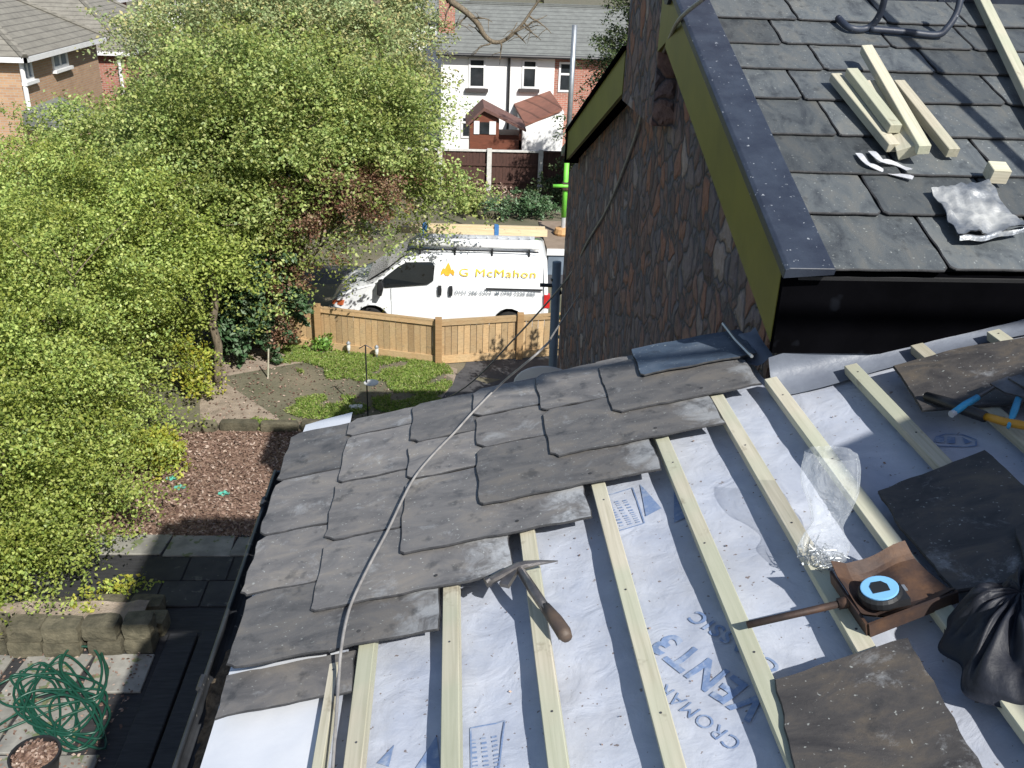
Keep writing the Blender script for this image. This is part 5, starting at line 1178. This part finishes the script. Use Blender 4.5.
def xwindow(par, X_, y0, y1, z0, z1):
    mb = MB(); f = .09; mb.bx((X_-.02, y0, z0), (X_+.05, y0+f, z1)); mb.bx((X_-.02, y1-f, z0), (X_+.05, y1, z1)); mb.bx((X_-.02, y0+f, z0), (X_+.05, y1-f, z0+f)); mb.bx((X_-.02, y0+f, z1-f), (X_+.05, y1-f, z1)); ym = (y0+y1)/2; mb.bx((X_-.02, ym-.04, z0+f), (X_+.045, ym+.04, z1-f)); w = obj('window', mb, M_PVC, par)
    mb = MB(); mb.bx((X_+.005, y0+.05, z0+.05), (X_+.012, y1-.05, z1-.05)); obj('pane', mb, mat('sky_glass', (.25, .3, .36), None, 2, .08, 0), w)
    mb = MB(); mb.bx((X_, y0-.1, z0-.1), (X_+.15, y1+.1, z0-.005)); obj('sill', mb, M_PVC, w)
for px_ in ((23, 33, 58, 82), (53, 68, 50, 70)):
    A = PX(px_[0], px_[3], ca.x); B = PX(px_[1], px_[3]-3, ca.x); T_ = PX(px_[0], px_[2], ca.x); xwindow(hA, ca.x, A.y, B.y, A.z, T_.z)
mb = MB(); A = PX(24, 110, ca.x); mb.bx((ca.x+.002, A.y, zg(0, 30)-1), (ca.x+1.0, A.y+2.6, A.z-.6)); ex_ = obj('bay', mb, M_BRICK, hA)
mb = MB(); mb.prism([(ca.x+.001, A.y-.2, A.z+.0), (ca.x+1.2, A.y-.2, A.z-.45), (ca.x+1.2, A.y-.2, A.z-.55), (ca.x+.001, A.y-.2, A.z-.55)], (0, 3.0, 0)); obj('bay_roof', mb, M_TILEG, hA)
cb = PY(126, 51, 40.0); hB = empty('brick_house', (cb.x, 40, zg(0, 40))); tag(hB, 'second brick house with a hipped tile roof behind the hedge trees', 'house')
mb = MB(); mb.bx((cb.x-7, 40, zg(0, 40)-1), (cb.x, 47, cb.z)); obj('wall', mb, M_RBRICK, hB); hip(hB, cb.x-7, cb.x, 40, 47, cb.z, 2.6)
mb = MB(); mb.tube([(cb.x-.3, 39.92, cb.z-.1), (cb.x-.3, 39.92, zg(0, 40))], .07, 8); obj('downpipe', mb, M_PVC, hB)
window(hB, 92, 66, 9, 13, 40, False)
for k, (px_, hy3, wpx, m, l) in enumerate([(52, 56, 70, M_RBRICK, 'far red brick house showing above the left roofs'), (165, 60, 34, M_WHITE, 'far white house showing between the tree tops at the top'), (225, 64, 26, M_WHITE, 'small far white house at the top behind the pale tree')]):
    p = PY(px_, 8, hy3); hw = wpx/933*hy3/2; d = empty('distant_house', (p.x, hy3, -3)); tag(d, l, 'house')
    mb = MB(); mb.bx((p.x-hw, hy3, -4), (p.x+hw, hy3+6, p.z+.3)); obj('wall', mb, m, d); hip(d, p.x-hw, p.x+hw, hy3, hy3+6, p.z+.3, 2, m=M_TILEB); window(d, px_, 10, 8, 12, hy3, False)

# garden clutter between van and far fence
p = G(497, 205); tag(rock((p.x, p.y, p.z+.12), (1.3, .7, .35), 71, None, 'stone_trough', .0, M_DRYST), 'pale rectangular stone trough in the bed behind the van', 'trough')
p = G(480, 217); tag(rock((p.x+.3, p.y, p.z+.1), (.8, .5, .3), 72, None, 'garden_boulder', .3, M_DRYST), 'rough boulder in front of the stone trough', 'boulder')
def heap(name, cx, cy, rx, ry, rz, n, size, m, label, cat, seed):
    p = G(cx, cy); C, _ = crown_points([(p.x, p.y, p.z+.1, rx, ry, rz)], n, seed, .2, 30, .2); C = C[C[:, 2] > p.z]
    return tag(leaf_mesh(name, C, size*(.6+.8*np.random.default_rng(seed).random(len(C))), m, None, seed, .5, p, .4), label, cat, kind='stuff')
heap('dry_cuttings', 485, 197, 1.9, .8, .45, 2500, .14, L_CHIP, 'pale dry hedge cuttings piled against the brown fence', 'cuttings', 5)
heap('dry_cuttings', 515, 205, 1.0, .6, .3, 1200, .13, L_CHIP, 'dry brown cuttings right of the stone trough', 'cuttings', 6)
def shrub(name, px, py, r, h, n, size, m, label, seed, dy=0, cat='shrub', group=None):
    p = G(px, py); p.y += dy; p.z = zg(p.x, p.y)
    return tree(name, label, cat, p, [(p.x, p.y, p.z+h*.55, r, r*.8, h*.5), (p.x+r*.4, p.y+.1, p.z+h*.4, r*.6, r*.6, h*.35)], n, size, m, seed, .02, group, per=25, cl=.14*max(1, r), stems=3, shell=.3, twigs=10)
shrub('ivy_shrub', 520, 217, 1.2, .8, 3000, .09, L_LAUR, 'low dark green shrub behind the van roof', 51)
shrub('ivy_shrub', 552, 205, .9, 1.0, 2200, .09, L_DARK, 'dark shrub in the shade beside the scaffold pole', 52)
shrub('bed_shrub', 462, 214, .8, .7, 1500, .09, L_MID, 'small green shrub left of the stone trough', 53)
shrub('bay_shrub', 557, 143, .9, 1.5, 1600, .12, L_YEL, 'bright yellow green bush beside the outhouse wall', 54, 6)
shrub('rose_bush', 381, 345, .35, .75, 260, .05, L_YEL, 'thin sparse rose bush in front of the low fence', 55)
shrub('golden_shrub', 196, 400, .34, 1.1, 1500, .06, L_YEL, 'golden yellow shrub at the hedge edge below the trunk', 56)
shrub('golden_shrub', 160, 472, .36, .7, 1500, .06, L_YEL, 'low golden shrub beside the bark mulch', 57)
shrub('bed_plant', 92, 622, .28, .35, 500, .05, L_YEL, 'yellow green plant spilling from the raised bed', 58)
shrub('bed_plant', 118, 600, .2, .3, 250, .05, L_YEL, 'small yellow plant at the shaded corner of the raised bed', 59)
shrub('bed_plant', 318, 352, .35, .3, 500, .06, L_IVY, 'low bright green plant at the left end of the low fence', 60)

# ================================================================= TREES
T = tree
# hedge mass on the left
T('hawthorn', 'bright green hawthorn at the left edge nearest the patio', 'tree', (-5.3, 9.6, 0), [(-5.2, 9.6, 1.2, 1.25, 1.0, 1.25), (-4.75, 9.7, .6, .7, .8, .7), (-5.35, 8.5, .6, .75, .8, .75), (-6.0, 9.9, 2.0, 1.3, 1.1, 1.2), (-5.5, 10.6, 1.7, 1.35, 1.0, 1.3), (-4.55, 10.6, .7, .6, .8, .8)], 42000, .058, L_HAW, 101, .07, 'hawthorns of the left hedge', cl=.30, stems=3)
T('hawthorn', 'tall bright hawthorn of the hedge beside the bark mulch', 'tree', (-5.6, 12.0, 0), [(-5.7, 11.9, 1.9, 1.45, 1.2, 1.5), (-4.95, 12.3, 1.1, .8, 1.0, 1.1), (-6.5, 11.8, 2.7, 1.5, 1.3, 1.3), (-5.5, 13.2, 2.3, 1.35, 1.1, 1.4), (-5.2, 11.5, .6, .75, .6, .6)], 46000, .062, L_HAW, 102, .08, 'hawthorns of the left hedge', cl=.34, stems=3)
T('hawthorn', 'hawthorn of the hedge behind the golden shrubs', 'tree', (-5.5, 14.6, 0), [(-5.5, 14.5, 2.0, 1.3, 1.1, 1.5), (-6.6, 14.4, 2.7, 1.6, 1.3, 1.4), (-5.0, 14.7, 2.9, 1.0, 1.0, 1.1), (-4.8, 14.9, 1.2, .6, .8, .8)], 36000, .066, L_HAW, 103, .08, 'hawthorns of the left hedge', cl=.34, stems=3)
T('hawthorn', 'hawthorn farthest left in front of the brick house', 'tree', (-8.2, 15.5, 0), [(-8.4, 15.0, 1.9, 1.8, 1.5, 1.6), (-8.0, 13.2, 1.4, 1.6, 1.4, 1.5), (-7.6, 16.8, 2.2, 1.6, 1.5, 1.6)], 34000, .07, L_HAW, 104, .08, 'hawthorns of the left hedge', cl=.36, stems=2)
T('garden_tree', 'large leafy garden tree in front of the van windscreen', 'tree', (-3.6, 16.6, 0), [(-3.3, 16.6, 3.1, 2.0, 1.6, 1.5), (-4.4, 16.4, 3.1, 1.6, 1.5, 1.4), (-2.6, 17.0, 4.2, 1.8, 1.6, 1.3), (-3.8, 17.0, 4.5, 1.7, 1.6, 1.1), (-1.7, 17.2, 3.4, 1.25, 1.0, .8), (-1.3, 17.2, 4.2, 1.15, 1.1, 1.0), (-3.3, 16.2, 2.0, .8, .7, .8), (-.55, 17.2, 2.95, .95, .6, .6), (-1.7, 16.9, 3.2, .7, .5, .4)], 72000, .082, L_MID, 105, .14, cl=.42, stems=1)
T('garden_tree', 'green tree right behind the hedge, left of the leafy tree', 'tree', (-6.3, 18.5, zg(0, 18.5)), [(-6.0, 18.4, 2.5, 1.8, 1.6, 1.6), (-7.4, 19, 2.3, 1.7, 1.5, 1.6), (-4.9, 18.8, 3.2, 1.5, 1.5, 1.3)], 40000, .085, L_MID, 106, .12, cl=.42)
T('garden_tree', 'pale grey green tree at the top behind the leafy tree', 'tree', (-5.5, 24, zg(0, 24)), [(-5.6, 24, 4.2, 2.4, 2, 1.9), (-3.6, 24.6, 4.6, 2.2, 2, 2.0), (-2.1, 24.6, 3.7, 1.5, 1.5, 1.7), (-6.6, 24.4, 2.5, 1.5, 1.5, 1.5)], 52000, .11, L_PALE, 107, .16, cl=.5)
T('garden_tree', 'broad tree at the top with orange tinted shoots', 'tree', (-8, 33, zg(0, 33)), [(-7.2, 33, 4.4, 2.8, 2.3, 2.4), (-4.0, 33, 5.0, 3.0, 2.5, 2.8), (-2.4, 34, 4.4, 1.9, 2.0, 3.0), (-10.2, 33.5, .8, 1.4, 1.5, 1.8)], 56000, .14, L_PALE, 108, .2, cl=.6)
T('copper_shrub', 'reddish brown shrub under the leafy tree beside the van', 'shrub', (-3.1, 16.9, zg(0, 17.1)), [(-3.1, 15.95, 1.5, .45, .4, .8), (-2.1, 15.9, 2.95, .85, .45, .6), (-1.5, 16.3, 3.1, .6, .4, .4)], 12000, .065, L_RED, 109, .05, cl=.25, stems=3)
T('laurel', 'dark glossy laurel at the foot of the leafy tree', 'shrub', (-3.5, 15.9, 0), [(-3.4, 15.9, 1.3, .85, .6, .8), (-3.7, 15.8, .8, .6, .5, .5)], 8000, .10, L_LAUR, 110, .05, cl=.22, stems=3)
T('conifer', 'dark evergreen tree between the terrace and the stone wall', 'tree', (5.2, 30, zg(0, 30)), [(5.2, 30, 1.5, 1.5, 1.3, 1.9), (5.6, 30, 3.6, 1.3, 1.2, 1.8), (6.1, 30, 5.4, 1.3, 1.2, 1.7), (7.2, 30, 2.8, 1.6, 1.3, 2.2)], 32000, .11, L_DARK, 111, .18, cl=.4)
T('unseen_shade_tree', 'unseen dark tree added to shade the ground behind the stone clad house', 'tree', (3.1, 12.4, 0), [(3.1, 12.4, 2.3, 1.2, 1.3, 1.3), (3.5, 12.0, 1.8, 1.2, 1.3, 1.2)], 14000, .10, L_DARK, 112, .12, cl=.35)  # hidden by the house; added to cast shade on path and fence
p = G(218, 385); mb = MB(); limb(mb, p-Vector((0, 0, .1)), p+Vector((.06, .2, 2.2)), .08, .06, 5, .05); t = empty('old_tree', p); tag(t, 'bare grey tree trunk standing at the hedge edge above the soil', 'tree'); obj('trunk', mb, M_BARK, t, smooth=True)
C, _ = crown_points([(p.x-.1, p.y+.1, 2.3, .8, .6, .75)], 9000, 77, .3); leaf_mesh('crown', C, np.full(len(C), .065), L_HAW, t, 78)
# bare tree reaching over the terrace roof
bt = empty('bare_tree', (-2.7, 27, zg(0, 27))); tag(bt, 'bare branched tree reaching over the white house roof', 'tree'); mb = MB()
B = lambda x, y: PY(x, y, 27)
limb(mb, Vector((-2.7, 27, zg(0, 27))), Vector((-2.0, 27, 6.6)), .22, .13, 3, .05); mb.tube([Vector((-2.0, 27, 6.5)), B(440, -18), B(450, 2)], [.13, .11, .09], 7); obj('trunk', mb, M_BARK, bt, smooth=True)
mb = MB(); r2 = random.Random(6)
main = smooth_path([B(450, 1), B(466, 12), B(478, 24), B(484, 35), B(493, 42), B(503, 41), B(514, 33), B(524, 22), B(532, 10), B(542, -4)], 3); L = len(main)
mb.tube(main, [.09-.065*i/(L-1) for i in range(L)], 7)
for x, y, ang, ln in [(452, 3, 1.9, 26), (468, 14, 2.4, 22), (486, 37, 3.4, 22), (493, 42, 2.9, 26), (500, 41, .9, 20), (512, 34, -.2, 40), (520, 26, .2, 26), (528, 15, .4, 30), (533, 9, -.6, 22), (515, 33, .7, 16), (470, 16, .3, 24), (505, 40, -.9, 22), (524, 22, 1.2, 14)]:
    cur = (x, y); a = ang; pts = [B(*cur)]
    for s in range(5): a += r2.uniform(-.35, .35); cur = (cur[0]+ln/5*math.cos(a), cur[1]+ln/5*math.sin(a)); pts.append(B(*cur)+Vector((0, r2.uniform(-.1, .1), 0)))
    mb.tube(pts, [.032, .026, .02, .016, .012, .008], 5)
    for q_ in pts[2:5]:
        e = q_+Vector((r2.uniform(-.4, .4), r2.uniform(-.2, .2), r2.uniform(-.35, .35))); mb.tube([q_, q_.lerp(e, .5)+Vector((0, 0, .04)), e], [.012, .009, .005], 4)
obj('branch', mb, M_BARK, bt, smooth=True)
# far hill and woods that close the top of the view
rgw = np.random.default_rng(55); n = 30000; C = np.stack([rgw.uniform(-50, 45, n), rgw.uniform(66, 74, n), rgw.random(n)*5.5-3.2], 1)
bumpz = 1.4*np.sin(C[:, 0]*.35)+1.0*np.sin(C[:, 0]*.9+2); C[:, 2] += bumpz*.6
tag(leaf_mesh('far_woods', C, rgw.uniform(.4, .9, n), L_BROWN, None, 56, .3, (0, 0, 0)), 'far brown and green woods along the top of the view', 'woods', kind='stuff')

# ================================================================= LIGHT, SKY, CAMERA
S_, T_ = .52, .95
sd = Vector((-S_, T_, -1)).normalized()
sun = bpy.data.lights.new('sun', 'SUN'); sun.energy = 4.9; sun.angle = math.radians(.55); sun.color = (1, .97, .91)
so = bpy.data.objects.new('sun', sun); COL.objects.link(so); so.rotation_euler = sd.to_track_quat('-Z', 'Y').to_euler()
wd = bpy.data.worlds.new('World'); sc.world = wd; wd.use_nodes = True; nt = wd.node_tree; bgn = nt.nodes['Background']
sk_ = nt.nodes.new('ShaderNodeTexSky'); sk_.sky_type = 'NISHITA'; sk_.sun_disc = False; sk_.sun_elevation = math.asin(-sd.z); sk_.sun_rotation = math.atan2(-sd.x, -sd.y)
nt.links.new(sk_.outputs[0], bgn.inputs['Color']); bgn.inputs['Strength'].default_value = .092
cam = bpy.data.cameras.new('camera'); co = bpy.data.objects.new('camera', cam); COL.objects.link(co); sc.camera = co
cam.sensor_width = 36; cam.lens = F/1024*36; cam.clip_end = 1200; cam.clip_start = .05
right = Vector((hc[0], bc[0], upc[0])); upw = Vector((hc[1], bc[1], upc[1])); fwd = Vector((hc[2], bc[2], upc[2]))
M4 = Matrix((right, upw, -fwd)).transposed().to_4x4(); co.matrix_world = Matrix.Translation(CAM) @ M4
vs_ = sc.view_settings; vs_.view_transform = 'Standard'; vs_.look = 'None'; vs_.exposure = .45; vs_.gamma = 1
